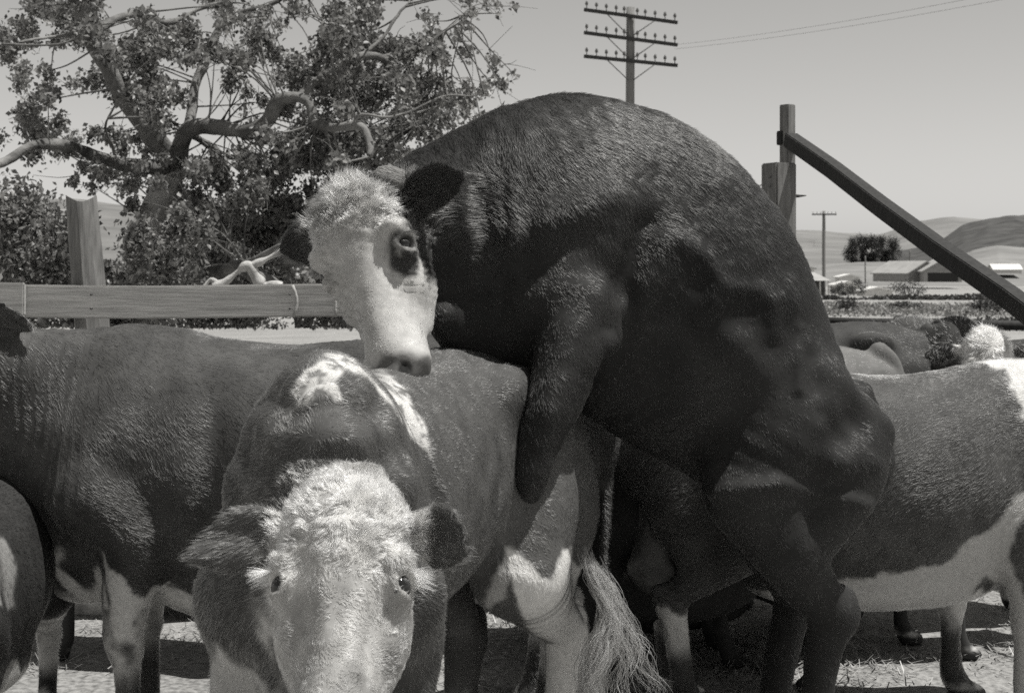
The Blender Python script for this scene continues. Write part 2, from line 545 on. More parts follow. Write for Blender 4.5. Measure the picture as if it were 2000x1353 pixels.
def lashes(H, root, tone, n=170, length=.032, rad=.0007):
    for s in (-1, 1):
        t = RNG.random(n)
        base = np.stack([s * (.116 + .008 * np.sin(t * math.pi)), -.002 + .052 * t, .024 + .008 * np.sin(t * math.pi)], 1)
        out_ = np.stack([np.full(n, s * .85), .45 * (t - .2), .08 - .3 * RNG.random(n)], 1) + RNG.normal(0, .14, (n, 3))
        out_ = nrm(out_); L = length * (.6 + .6 * RNG.random(n))
        pts = np.stack([base + out_ * (L * q)[:, None] + np.array([0, 0, -.006]) * q * q for q in (0, .35, .7, 1)], 1)
        W = H.O + (pts * H.k) @ H.A
        hair_object('eyelash', W, np.full(n, rad), tone * (.8 + .4 * RNG.random(n)), root, M['coat'])

def bodyfinish(name, F, tone_fn, root, disp=None, warp=None, hair=0, length=.018, flow=None, dens=None, lift=.30, curl=.25, len_fn=None, smooth=2, radius=.00075, tone_jit=(.75, 1.25), fleck=0.0, lift_fn=None, curl_fn=None, rad_fn=None, clump=42, marks=None):
    V, Q = F.mesh(smooth)
    N = normals(V, Q)
    if disp is not None:
        V = V + N * disp(V, N)[:, None]
        N = normals(V, Q)
    tone = tone_fn(V, N)
    W = warp(V) if warp else V
    if marks is not None:
        tone = marks(W, normals(W, Q), tone)
    o = fast_mesh('body', W, Q, M['hide'], root, True, {'tone': tone})
    if hair:
        WN = normals(W, Q) if warp else N
        vis = visible(W, WN).astype(float)
        dn = vis if dens is None else vis * dens(V, N)
        g = grow(V, Q, N, hair, dn)
        if g is not None:
            pos, nn, ids, w = g
            n = len(pos)
            tn = (tone[ids] * w).sum(1)
            fl = flow(pos, nn)
            fl = nrm(fl - (fl * nn).sum(1, keepdims=True) * nn)
            cl = curl * np.ones(n) if curl_fn is None else curl_fn(pos)
            # locks: neighbouring hairs lean together
            jit = np.stack([fbm(pos, clump, 3 + q, 2) - .5 for q in range(3)], 1) * 2.6 * cl[:, None] + RNG.normal(0, 1, (n, 3)) * .28 * cl[:, None]
            li = lift * np.ones(n) if lift_fn is None else lift_fn(pos)
            d0 = nrm(fl * (1 - li)[:, None] + nn * (li + .15)[:, None] + jit)
            d1 = nrm(fl + nn * .12 + jit * 1.3)
            L = length * np.ones(n) if len_fn is None else len_fn(pos)
            L = L * (.55 + .75 * RNG.random(n))
            p = [pos - nn * .001]
            for q in range(1, 4):
                t = q / 3
                p.append(p[-1] + nrm(d0 * (1 - t) + d1 * t) * (L / 3)[:, None])
            pts = np.stack(p, 1)
            if warp:
                pts = warp(pts.reshape(-1, 3)).reshape(pts.shape)
            tn = tn * (tone_jit[0] + (tone_jit[1] - tone_jit[0]) * RNG.random(n) ** 1.5)
            rad = radius * (.7 + .6 * RNG.random(n))
            if rad_fn is not None: rad = rad * rad_fn(pos)
            if fleck:
                fm = RNG.random(n) < fleck
                tn[fm] = .35; rad[fm] *= 1.9
            hair_object('coat', pts, rad, np.clip(tn, 0, .8), root, M['coat'])
    print(name, len(V), 'verts', round(time.time() - T0, 1), 's')
    return o

def tail_switch(root, pts, r, n, tone, mat=None, spread=.10, length=.35, top=.3):
    """loose hairs of a tail switch along a polyline"""
    pts = np.asarray(pts, float); m = 7
    seg = np.linspace(0, 1, len(pts))
    def at(t): return np.stack([np.interp(t, seg, pts[:, k]) for k in range(3)], 1)
    t0 = RNG.random(n) * (1 - top)
    off = RNG.normal(0, 1, (n, 3)) * r
    lock = RNG.integers(0, 14, n); lv = RNG.normal(0, 1, (14, 3)) * spread
    out_ = []
    for q in range(m):
        f = q / (m - 1); t = np.clip(t0 + f * top * 1.15, 0, 1)
        ph = lock * 1.7
        wave = np.stack([np.sin(t * 17 + ph), np.cos(t * 14 + ph * 1.3), 0 * t], 1) * (.022 * t)[:, None]
        p = at(t) + off * (1 - .3 * f) + lv[lock] * (t ** 1.6)[:, None] + wave + RNG.normal(0, .16, (n, 3)) * r * q
        out_.append(p)
    P_ = np.stack(out_, 1)
    return hair_object('tail_switch', P_, np.full(n, .0011) * (.6 + .8 * RNG.random(n)), tone * (.6 + .7 * RNG.random(n)), root, M['coat'])

# torso of a standing steer: x forward, z up; (x, top, bottom, half width)
TORSO = [(-.79, 1.13, .98, .07), (-.73, 1.21, .80, .17), (-.56, 1.275, .66, .245), (-.36, 1.295, .58, .285), (-.10, 1.27, .50, .325), (.15, 1.26, .475, .335),
         (.40, 1.285, .49, .295), (.58, 1.32, .53, .25), (.75, 1.29, .61, .20), (.86, 1.20, .74, .13)]

def standing(name, root, head, tone_fn, neck=None, h=.012, k=1.0, legs=None, hair=0, warp=None, disp=None, slim=1.0, ears=None, hairy=None, belly=0.0, top_bump=None, tail=True, tuck=0.0, eye=1.0, **kw):
    """a standing animal in its own frame; 'head' is a Head in that frame"""
    F = Field((-1.0 * k, -.55 * k, -.01), (1.75 * k, .55 * k, 1.62 * k), h) if head is None else Field(
        np.minimum((-1.0 * k, -.50 * k, -.01), head.O - .42), np.maximum((1.0 * k, .50 * k, 1.40 * k), head.O + .42), h)
    s = k
    up = np.array([0, 0, 1.0])
    TB = [(x, t, b + tuck * float(soft(np.array(.42 - x), .25)) * (1.0 if x > -.6 else .3), w) for x, t, b, w in TORSO]
    C = [np.array((x, 0, (t + b) / 2)) * s for x, t, b, w in TB]
    F.sweep(C, (0, 1, 0), up, [w * s * slim for *_, w in TB], [((t - b) / 2) * s for x, t, b, w in TB], k=.03, cap=.9)
    F.ell(np.array((.74, 0, .60)) * s, I3, np.array((.17, .10, .13)) * s, .08)          # brisket
    if not tuck: F.ell(np.array((.05, 0, .50)) * s, I3, np.array((.45, .20, .10 + belly)) * s, .10)
    if head is not None:
        poll = head.w((0, -.03, .12)); jaw = head.w((0, -.12, -.02))
        w0 = np.array((.62, 0, 1.30)) * s; b0 = np.array((.80, 0, .66)) * s
        w00 = np.array((.45, 0, 1.27)) * s; b00 = np.array((.55, 0, .60)) * s
        tops = [w00, w0, (w0 * .6 + poll * .4) + (neck or 0.0) * up, w0 * .2 + poll * .8, poll]
        bots = [b00, b0, b0 * .62 + jaw * .38 - up * .02, b0 * .25 + jaw * .75, jaw]
        C = [(a + b) / 2 for a, b in zip(tops, bots)]
        U = [(a - b) for a, b in zip(tops, bots)]
        B_ = [np.linalg.norm(u) / 2 for u in U]
        sd = np.stack([np.array((0, 1, 0))] * 3 + [nrm(head.X + np.array((0, .4, 0)) * np.sign(head.X[1] + 1e-6))] * 2)
        F.sweep(C, sd, nrm(np.array(U)), np.array([.22 * slim, .185 * slim, .125 * (.5 + .5 * slim), .105, .09]) * s, B_, k=.06, cap=.5)
        add_head(F, head, eye=eye, **({'ears': ears} if ears else {}))
    lg = {'fl': (0, 0), 'fr': (0, 0), 'hl': (0, 0), 'hr': (0, 0)}
    lg.update(legs or {})
    for sy, f, b in ((1, 'fl', 'hl'), (-1, 'fr', 'hr')):
        dx, dy = lg[f]
        pt = lambda x, y, z, q=0.0: np.array((x + dx * q, sy * y * slim + dy * q, z)) * s
        F.tube([pt(.56, .13, 1.16), pt(.66, .195, .98), pt(.72, .19, .84)], np.array([.07, .10, .10]) * s, .07, flat=.6, up=(0, 1, 0))
        F.tube([pt(.70, .18, .84), pt(.56, .19, .72), pt(.58, .18, .56, .5), pt(.60, .165, .42, 1), pt(.59, .165, .37, 1)], np.array([.12, .105, .078, .056, .050]) * s, .05)
        F.tube([pt(.60, .165, .42, 1), pt(.59, .165, .28, 1), pt(.59, .165, .16, 1), pt(.60, .165, .10, 1), pt(.63, .165, .05, 1)], np.array([.054, .038, .040, .046, .044]) * s, .02)
        F.ell(pt(.65, .165, .03, 1), I3, np.array((.075, .052, .045)) * s, .015)
        dx, dy = lg[b]
        F.tube([pt(-.50, .15, 1.02), pt(-.46, .20, .86), pt(-.38, .235, .70)], np.array([.17, .17, .125]) * s, .06, flat=.8, up=(0, 1, 0))
        F.tube([pt(-.64, .13, 1.00), pt(-.66, .16, .82), pt(-.60, .17, .66)], np.array([.13, .135, .10]) * s, .06, flat=.85, up=(0, 1, 0))
        F.tube([pt(-.42, .22, .72), pt(-.55, .19, .60, .5), pt(-.68, .17, .49, 1), pt(-.70, .17, .44, 1)], np.array([.125, .085, .052, .050]) * s, .04)
        F.ell(pt(-.735, .17, .50, 1), I3, np.array((.03, .028, .045)) * s, .03)
        F.tube([pt(-.69, .17, .47, 1), pt(-.67, .17, .30, 1), pt(-.65, .17, .17, 1), pt(-.63, .17, .11, 1), pt(-.60, .17, .05, 1)], np.array([.052, .042, .043, .05, .046]) * s, .02)
        F.ell(pt(-.58, .17, .03, 1), I3, np.array((.075, .052, .045)) * s, .015)
        F.ell(pt(-.38, .24, 1.19), I3, np.array((.10, .04, .05)) * s, .09)              # hook bone
        F.ell(pt(-.75, .12, 1.12), I3, np.array((.05, .05, .06)) * s, .05)              # pin bone
    if tail:
        F.tube(np.array([(-.74, 0, 1.24), (-.82, 0, 1.17), (-.85, .005, .95), (-.85, .01, .70), (-.84, .01, .52)]) * s, np.array([.05, .034, .026, .02, .016]) * s, .03)
    body = bodyfinish(name, F, tone_fn, root, disp, warp, hair, **kw)
    return F


def hereford(k, coat, head, white=.55, face=True, crest=True, under=.62, legs_w=.42, seed=0, dark=0.0):
    def fn(V, N):
        n1 = fbm(V, 9, seed + 5, 3) - .5; n2 = fbm(V, 30, seed + 9, 2) - .5; nn = n1 * .16 + n2 * .07
        m = np.zeros(len(V))
        x, y, z = V[:, 0] / k, np.abs(V[:, 1]) / k, V[:, 2] / k
        m = np.maximum(m, soft((under - .05 * np.abs(x) - z + nn) * 1.0, .015) * soft(.24 - y + nn, .02) * soft(z - .30, .05))
        m = np.maximum(m, soft(legs_w - z + nn * .9, .02))
        m = np.maximum(m, soft(.95 - z + nn, .02) * soft(x - .80 + nn * .6, .02) * soft(.10 - y + nn, .02))
        if crest:
            m = np.maximum(m, soft(z - 1.21 + nn * .4, .015) * soft(.09 - y + nn, .02) * soft(x - .42 + nn, .03) * soft(1.05 - x, .05))
        if face and head is not None:
            hl = head.loc(V); hx, hy, hz = np.abs(hl[:, 0]), hl[:, 1], hl[:, 2]
            inh = soft(.145 - hx, .01) * soft(hz + .40, .02) * soft(.28 - hz, .02) * soft(hy + .26, .02)
            mm = soft(hy + .075 + nn * .5, .012) * inh
            m = np.maximum(m, mm)
            pad = soft(-.272 - hz + .014 * np.cos(hx * 40), .008) * soft(.10 - hx, .01) * soft(hy + .15, .02) * soft(hz + .36, .01)
            t = coat * (1 + .5 * n1) * (1 - m) + white * (1 + .5 * n2 + .55 * n1) * m
            t = t * (1 - pad) + .10 * pad
        else:
            t = coat * (1 + .5 * n1) * (1 - m) + white * (1 + .25 * n2) * m
        mud = soft(fbm(V, 11, seed + 70, 3) - .57, .05) * soft(.95 - z, .25)
        t = t * (1 + .7 * (fbm(V, 20, seed + 60, 2) - .5)) * (1 - .45 * mud) + .016 * mud
        hoof = soft(.055 - z, .006)
        return np.clip(t * (1 - hoof) + .035 * hoof, .01, .8)
    return fn

def std_flow(V, N):
    f = np.zeros_like(V); f[:, 0] = -.9; f[:, 2] = -.55
    return f + (np.stack([fbm(V, 6, 21 + q, 2) - .5 for q in range(3)], 1)) * 1.5

def place(k, loc, yaw):
    c, s = math.cos(yaw), math.sin(yaw)
    def w(V):
        return np.stack([loc[0] + V[:, 0] * c - V[:, 1] * s, loc[1] + V[:, 0] * s + V[:, 1] * c, loc[2] + V[:, 2]], 1)
    return w
# ------------------------------------------------------------------ environment materials
M['wood'] = noise_mat('weathered_wood', .28, .46, 5, .85, .5, stretch=(.6, 8, 8), dist=.006)
M['wood_v'] = noise_mat('weathered_post', .11, .26, 6, .85, .6, stretch=(7, 7, .6), dist=.008)
M['wood_dark'] = noise_mat('creosoted_wood', .018, .045, 6, .8, .4, stretch=(7, 7, .8), dist=.006)
M['bark'] = noise_mat('pale_bark', .04, .30, 3.5, .9, .9, detail=10, dist=.05)
M['bark_pale'] = noise_mat('sunlit_bark', .22, .62, 5, .9, .8, detail=10, dist=.03)  # pale bark with the brightness of sunlight put into its tone
M['metal'] = noise_mat('rusty_iron', .04, .10, 40, .6, .2)
M['glass'] = plain('insulator_glass', .10, .15)
M['wire'] = plain('wire', .12, .5)

def leaf_mat(name, lo, hi, trans=.35):
    m, nt, b, o = new_mat(name)
    N, L = nt.nodes, nt.links
    at = N.new('ShaderNodeAttribute'); at.attribute_name = 'tone'
    cr = N.new('ShaderNodeValToRGB'); cr.color_ramp.elements[0].color = grey(lo); cr.color_ramp.elements[1].color = grey(hi)
    L.new(at.outputs['Fac'], cr.inputs[0]); L.new(cr.outputs[0], b.inputs['Base Color'])
    b.inputs['Roughness'].default_value = .42; b.inputs['Specular IOR Level'].default_value = .5
    tr = N.new('ShaderNodeBsdfTranslucent'); L.new(cr.outputs[0], tr.inputs[0])
    mx = N.new('ShaderNodeMixShader'); mx.inputs[0].default_value = trans
    L.new(b.outputs[0], mx.inputs[1]); L.new(tr.outputs[0], mx.inputs[2]); L.new(mx.outputs[0], o.inputs[0])
    return m
M['leaf'] = leaf_mat('leaves', .07, .34, .42)
M['leaf_pale'] = leaf_mat('thicket_leaves', .10, .42, .45)
M['leaf_dark'] = leaf_mat('dark_leaves', .025, .075)
M['straw'] = leaf_mat('straw', .16, .5, .2)

def tubes(polys, sides=8):
    """lofted round tubes; polys = list of (points, radii)"""
    V = []; Fq = []
    for pts, rs in polys:
        pts = np.asarray(pts, float); n = len(pts)
        T = nrm(np.gradient(pts, axis=0)); ref = np.array((.31, .9, .29))
        o0 = len(V)
        for i in range(n):
            a = nrm(np.cross(T[i], ref)); b = np.cross(T[i], a)
            for j in range(sides):
                q = 2 * math.pi * j / sides
                V.append(pts[i] + (a * math.cos(q) + b * math.sin(q)) * rs[i])
        for i in range(n - 1):
            for j in range(sides):
                Fq.append((o0 + i * sides + j, o0 + i * sides + (j + 1) % sides, o0 + (i + 1) * sides + (j + 1) % sides, o0 + (i + 1) * sides + j))
    return np.array(V), np.array(Fq)

def spline(pts, n=8):
    pts = np.asarray(pts, float); out_ = []
    for i in range(len(pts) - 1):
        p0 = pts[max(i - 1, 0)]; p1 = pts[i]; p2 = pts[i + 1]; p3 = pts[min(i + 2, len(pts) - 1)]
        for j in range(n):
            t = j / n
            out_.append(.5 * ((2 * p1) + (-p0 + p2) * t + (2 * p0 - 5 * p1 + 4 * p2 - p3) * t * t + (-p0 + 3 * p1 - 3 * p2 + p3) * t ** 3))
    out_.append(pts[-1]); return np.array(out_)

def tube_obj(name, pts, rs, mat, parent=None, sides=8, rough=0.0, caps=True):
    pts = np.asarray(pts, float)
    V, Q = tubes([(pts, rs)], sides)
    if rough:
        V = V + nrm(V - np.repeat(pts, sides, 0)) * (rough * (fbm(V, 6, 5, 3) - .5) * np.repeat(np.asarray(rs), sides))[:, None]
    faces = [tuple(q) for q in Q]
    if caps:
        faces.append(tuple(range(sides))[::-1]); faces.append(tuple(range(len(V) - sides, len(V))))
    return mesh_obj(name, V, faces, mat, parent, True)

def leaves_mesh(name, C, size, mat, parent, up_bias=.2, droop=.3, tone=None, k_w=.55):
    """bent leaf blades (two quads each side of the fold) at centres C"""
    n = len(C)
    d = RNG.normal(0, 1, (n, 3)); d[:, 2] -= droop; d = nrm(d)
    nn = RNG.normal(0, 1, (n, 3)); nn[:, 2] += up_bias * 3; nn = nn - (nn * d).sum(1, keepdims=True) * d; nn = nrm(nn)
    s = np.cross(d, nn)
    L = (size * (.6 + .8 * RNG.random(n)))[:, None]; w = L * k_w
    p = [C - d * L * .5, C - d * L * .05 + s * w * .5 + nn * L * .10, C + d * L * .5 - nn * L * .06, C - d * L * .05 - s * w * .5 + nn * L * .10]
    V = np.stack(p, 1).reshape(-1, 3)
    i = np.arange(n) * 4
    Tq = np.concatenate([np.stack([i, i + 1, i + 2], 1), np.stack([i, i + 2, i + 3], 1)])
    t = RNG.random(n) if tone is None else tone
    return fast_mesh(name, V, Tq, mat, parent, False, {'tone': np.repeat(t, 4)})

def box(name, c, size, mat, parent=None, rot=None, bevel=.006, wob=0.0, seg=1):
    """bevelled timber, optionally cut along its length and slightly uneven"""
    bm = bmesh.new(); bmesh.ops.create_cube(bm, size=1)
    for v in bm.verts: v.co = Vector((v.co.x * size[0], v.co.y * size[1], v.co.z * size[2]))
    if seg > 1:
        ax = int(np.argmax(size))
        ed = [e for e in bm.edges if abs((e.verts[0].co - e.verts[1].co)[ax]) > size[ax] * .9]
        bmesh.ops.subdivide_edges(bm, edges=ed, cuts=seg)
    if bevel:
        bmesh.ops.bevel(bm, geom=[e for e in bm.edges if e.calc_face_angle(0) > .5], offset=bevel, segments=2, affect='EDGES')
    if wob:
        for v in bm.verts:
            n = Vector((math.sin(v.co.z * 3.1 + v.co.x * 2), math.cos(v.co.x * 2.3 + v.co.z), math.sin(v.co.x * 2.7 + 1)))
            v.co += n * wob
    me = bpy.data.meshes.new(name); bm.to_mesh(me); bm.free(); me.materials.append(mat)
    o = bpy.data.objects.new(name, me)
    o.location = c
    if rot is not None:
        if isinstance(rot, Matrix): o.rotation_euler = rot.to_euler()
        else: o.rotation_euler = rot
    return put(o, parent)

def beam(name, A, B, w, t, mat, parent=None, up=(0, 0, 1), bevel=.006, wob=.006):
    """timber from A to B: t along 'up', w across"""
    A = Vector(A); B = Vector(B); x = (B - A); L = x.length; x.normalize()
    z = Vector(up); z = (z - x * z.dot(x)).normalized(); y = z.cross(x)
    R = Matrix((x, y, z)).transposed()
    return box(name, (A + B) / 2, (L, w, t), mat, parent, R, bevel, seg=7, wob=wob)

# ------------------------------------------------------------------ ground, hills
def ground_z(x, y):
    """the corral is level; beyond it the land dips to the valley floor"""
    r = np.sqrt(x * x + y * y)
    z = -2.2 * smoothstep(60, 170, r) + .35 * smoothstep(8.5, 12, y) * smoothstep(1.5, -3, x) * (1 - smoothstep(14, 40, r))
    return z

def ground_material():
    m, nt, b, o = new_mat('trampled_earth')
    N, L = nt.nodes, nt.links
    tc = N.new('ShaderNodeTexCoord')
    n1 = N.new('ShaderNodeTexNoise'); n1.inputs['Scale'].default_value = .9; n1.inputs['Detail'].default_value = 8
    n2 = N.new('ShaderNodeTexNoise'); n2.inputs['Scale'].default_value = 38; n2.inputs['Detail'].default_value = 6
    n3 = N.new('ShaderNodeTexNoise'); n3.inputs['Scale'].default_value = .035; n3.inputs['Detail'].default_value = 6
    for n in (n1, n2, n3): L.new(tc.outputs['Object'], n.inputs['Vector'])
    a = N.new('ShaderNodeMath'); a.operation = 'MULTIPLY_ADD'; a.inputs[1].default_value = .45
    L.new(n1.outputs['Fac'], a.inputs[0]); L.new(n2.outputs['Fac'], a.inputs[2])
    a2 = N.new('ShaderNodeMath'); a2.operation = 'MULTIPLY_ADD'; a2.inputs[1].default_value = .5
    L.new(n3.outputs['Fac'], a2.inputs[0]); L.new(a.outputs[0], a2.inputs[2])
    cr = N.new('ShaderNodeValToRGB'); cr.color_ramp.elements[0].position = .62; cr.color_ramp.elements[0].color = grey(.08)
    cr.color_ramp.elements[1].position = 1.2 if False else 1.0; cr.color_ramp.elements[1].color = grey(.30)
    L.new(a2.outputs[0], cr.inputs[0]); L.new(cr.outputs[0], b.inputs['Base Color'])
    b.inputs['Roughness'].default_value = .95; b.inputs['Specular IOR Level'].default_value = .1
    bp = N.new('ShaderNodeBump'); bp.inputs['Strength'].default_value = .7; bp.inputs['Distance'].default_value = .03
    n4 = N.new('ShaderNodeTexNoise'); n4.inputs['Scale'].default_value = 7; n4.inputs['Detail'].default_value = 9; L.new(tc.outputs['Object'], n4.inputs['Vector'])
    bp.inputs['Distance'].default_value = .08
    L.new(n4.outputs['Fac'], bp.inputs['Height']); L.new(bp.outputs[0], b.inputs['Normal'])
    return m

def build_ground():
    rs = np.concatenate([[0], np.geomspace(.5, 9000, 90)]); na = 96
    ang = np.linspace(0, 2 * math.pi, na, endpoint=False)
    V = [(0, 0, 0)]
    for r in rs[1:]:
        x = r * np.cos(ang); y = r * np.sin(ang); z = ground_z(x, y)
        V += list(zip(x, y, z))
    Fc = [(0, 1 + j, 1 + (j + 1) % na) for j in range(na)]
    for i in range(len(rs) - 2):
        for j in range(na):
            a = 1 + i * na + j; b_ = 1 + i * na + (j + 1) % na
            Fc.append((a, a + na, b_ + na, b_))
    o = mesh_obj('ground', V, Fc, ground_material(), None, True)
    tag(o, kind='structure')
    # loose straw and dry grass in the corral
    n = 90000
    y = 3.4 + 7.5 * RNG.random(n) ** 1.3; x = (RNG.random(n) - .5) * .86 * y
    keep = fbm(np.stack([x, y, x * 0], 1), 1.6, 201, 3) > .40 + .22 * RNG.random(n)
    x, y = x[keep], y[keep]; n = len(x)
    a = RNG.random(n) * 6.283; L = .02 + .05 * RNG.random(n) ** 1.5; el = np.abs(RNG.normal(0, .35, n))
    d = np.stack([np.cos(a) * np.cos(el), np.sin(a) * np.cos(el), np.sin(el)], 1)
    c = np.stack([x, y, np.full(n, .006) + .02 * RNG.random(n)], 1)
    s = np.stack([-np.sin(a), np.cos(a), np.zeros(n)], 1) * (.0014 + .0018 * RNG.random(n))[:, None]
    V = np.stack([c - s, c + s, c + d * L[:, None] + s * .5, c + d * L[:, None] - s * .5], 1).reshape(-1, 3)
    i = np.arange(n) * 4
    Q = np.stack([i, i + 1, i + 2, i + 3], 1)
    o = fast_mesh('straw', V, Q, M['straw'], None, False, {'tone': np.repeat(RNG.random(n), 4)})
    tag(o, 'loose dry straw scattered over the trampled corral floor', 'straw', kind='stuff')

def hill(name, prof, d0, d1, mat, seed, rough=1.0, back=0.0):
    """a ridge whose crest follows a profile of (px, py) seen from the corral; it rises from d0 to d1"""
    px = np.array([p[0] for p in prof], float); py = np.array([p[1] for p in prof], float)
    xs = np.linspace(px[0], px[-1], 160); crest = np.interp(xs, px, py)
    rows = 26; V = []; Fc = []
    for i in range(rows):
        t = i / (rows - 1)
        d = d0 + (d1 - d0) * min(t / .75, 1) + max(t - .75, 0) * (d1 - d0) * 1.5
        hgt = smoothstep(0, 1, np.array(min(t / .75, 1.0))) * 1.0 - max(t - .75, 0) * 1.2
        X = (xs - 1000) / FPX * d
        zc = EYE - (crest - HORIZON) / FPX * d1
        z = -2.2 + (zc + 2.2) * hgt
        q = np.stack([X, np.full_like(X, d), z], 1)
        z = z + (fbm(q, 6.0 / (d1 * .25), seed, 4) - .5) * (d1 * .010) * rough * min(1, t * 3) * (.4 + .6 * hgt)
        V += list(zip(X, np.full_like(X, d), z))
    for i in range(rows - 1):
        for j in range(159):
            a = i * 160 + j; Fc.append((a, a + 1, a + 161, a + 160))
    o = mesh_obj(name, V, Fc, mat, None, True)
    tag(o, kind='structure')
    return o
# ------------------------------------------------------------------ background
def build_hills():
    dry = noise_mat('dry_grass_hill', .12, .24, .012, .95, 0, detail=12)
    dry2 = noise_mat('dry_grass_slope', .13, .26, .05, .95, 0)
    wood = noise_mat('wooded_hill', .025, .10, .09, .95, 0, detail=12)
    hill('hills', [(900, 470), (1300, 468), (1450, 462), (1560, 452), (1640, 458), (1720, 462), (1790, 438), (1860, 427), (1930, 432), (2100, 440), (2400, 430), (2700, 460)], 900, 2300, dry, 301, .5)
    hill('hills', [(1700, 500), (1790, 490), (1840, 472), (1880, 448), (1930, 432), (1985, 425), (2060, 424), (2160, 440), (2300, 470), (2400, 500)], 420, 760, wood, 311, 1.0)
    hill('hills', [(1380, 540), (1500, 526), (1600, 517), (1680, 512), (1760, 512), (1850, 518), (1960, 530), (2050, 540)], 265, 425, dry2, 331, .25)
    hill('hills', [(1780, 520), (1860, 505), (1900, 490), (1950, 480), (2000, 484), (2080, 498), (2200, 520)], 300, 430, dry2, 317, .5)
    hill('hills', [(-800, 400), (-300, 380), (0, 385), (160, 395), (300, 410), (500, 430), (800, 465), (1100, 478)], 260, 700, noise_mat('grassy_hill', .10, .20, .03, .95, 0), 321, .6)

def tree_small(name, label, px, base_y, d, height, width, mat, n, group, seed, lean=0):
    b = P(px, base_y, d)
    root = empty(name, b)
    tag(root, label, 'tree', group)
    rg = np.random.default_rng(seed)
    pts = spline([b, b + (lean * .3, 0, height * .35), b + (lean, 0, height * .8)], 5)
    tube_obj('trunk', pts, np.linspace(.035, .012, len(pts)) * height, M['bark'], root, 6)
    cl = 26; cen = []
    for i in range(cl):
        t = rg.random(); a = rg.random() * 6.283; r = width * .48 * math.sqrt(rg.random()) * (1.1 - .7 * abs(t - .4))
        cen.append((b[0] + lean * t + r * math.cos(a), b[1] + r * math.sin(a), b[2] + height * (.02 + .88 * t)))
    cen = np.array(cen)
    C = cen[rg.integers(0, cl, n)] + rg.normal(0, 1, (n, 3)) * np.array((width * .11, width * .11, height * .08))
    o = leaves_mesh('crown', C, height * .045, mat, root, tone=rg.random(n))
    o['kind'] = 'stuff'
    return root

def shrub(name, label, px, base_y, d, height, width, mat, n, group, seed, size=.05):
    b = P(px, base_y, d)
    root = empty(name, b); tag(root, label, 'bush', group)
    rg = np.random.default_rng(seed)
    V, Q = tubes([(spline([b + (rg.normal(0, .03) * width, 0, 0), b + (rg.normal(0, .2) * width, rg.normal(0, .15) * width, height * .75)], 4), np.linspace(.02, .006, 5) * height) for _ in range(6)], 5)
    fast_mesh('stem', V, Q, M['bark'], root)
    cl = 22
    a = rg.random(cl) * 6.283; r = width * .45 * np.sqrt(rg.random(cl)); t = rg.random(cl)
    cen = np.stack([b[0] + r * np.cos(a), b[1] + r * np.sin(a) * .8, b[2] + height * (.10 + .8 * t * (1 - .3 * (r / (width * .45)) ** 2))], 1)
    C = cen[rg.integers(0, cl, n)] + rg.normal(0, 1, (n, 3)) * np.array((width * .09, width * .09, height * .09))
    C[:, 2] = np.maximum(C[:, 2], b[2] + .01)
    o = leaves_mesh('foliage', C, size, mat, root, tone=rg.random(n))
    o['kind'] = 'stuff'
    return root

def gable(name, label, px, eave_y, base_y, d, w, l, roof_h, wall_mat, roof_mat, yaw=0, dark_end=None):
    base = P(px, base_y, d); he = (base_y - eave_y) / FPX * d
    root = empty(name, base); tag(root, label, 'building', 'farm buildings in the valley')
    c, s = math.cos(yaw), math.sin(yaw)
    T = lambda x, y, z: (base[0] + x * c - y * s, base[1] + x * s + y * c, base[2] + z)
    V = [T(-w / 2, -l / 2, 0), T(w / 2, -l / 2, 0), T(w / 2, l / 2, 0), T(-w / 2, l / 2, 0), T(-w / 2, -l / 2, he), T(w / 2, -l / 2, he), T(w / 2, l / 2, he), T(-w / 2, l / 2, he), T(0, -l / 2, he + roof_h), T(0, l / 2, he + roof_h)]
    mesh_obj('wall', V, [(0, 1, 5, 8, 4), (1, 2, 6, 5), (2, 3, 7, 9, 6), (3, 0, 4, 7)], wall_mat, root)
    o = .35; th = .18
    for sg in (-1, 1):
        A = [T(sg * (w / 2 + o), -l / 2 - o, he - o * roof_h / (w / 2)), T(sg * (w / 2 + o), l / 2 + o, he - o * roof_h / (w / 2)), T(0, l / 2 + o, he + roof_h), T(0, -l / 2 - o, he + roof_h)]
        B = [(p[0], p[1], p[2] + th) for p in A]
        mesh_obj('roof', A + B, [(0, 1, 2, 3), (7, 6, 5, 4), (0, 4, 5, 1), (1, 5, 6, 2), (2, 6, 7, 3), (3, 7, 4, 0)], roof_mat, root)
    if dark_end:
        x0, x1, z1 = dark_end
        e = .03
        mesh_obj('door', [T(x0, -l / 2 - e, .02), T(x1, -l / 2 - e, .02), T(x1, -l / 2 - e, z1), T(x0, -l / 2 - e, z1), T(x0, -l / 2 - e + .02, .02), T(x1, -l / 2 - e + .02, .02), T(x1, -l / 2 - e + .02, z1), T(x0, -l / 2 - e + .02, z1)],
                 [(0, 1, 2, 3), (7, 6, 5, 4), (0, 4, 5, 1), (1, 5, 6, 2), (2, 6, 7, 3), (3, 7, 4, 0)], M['wood_dark'], root)
    return root

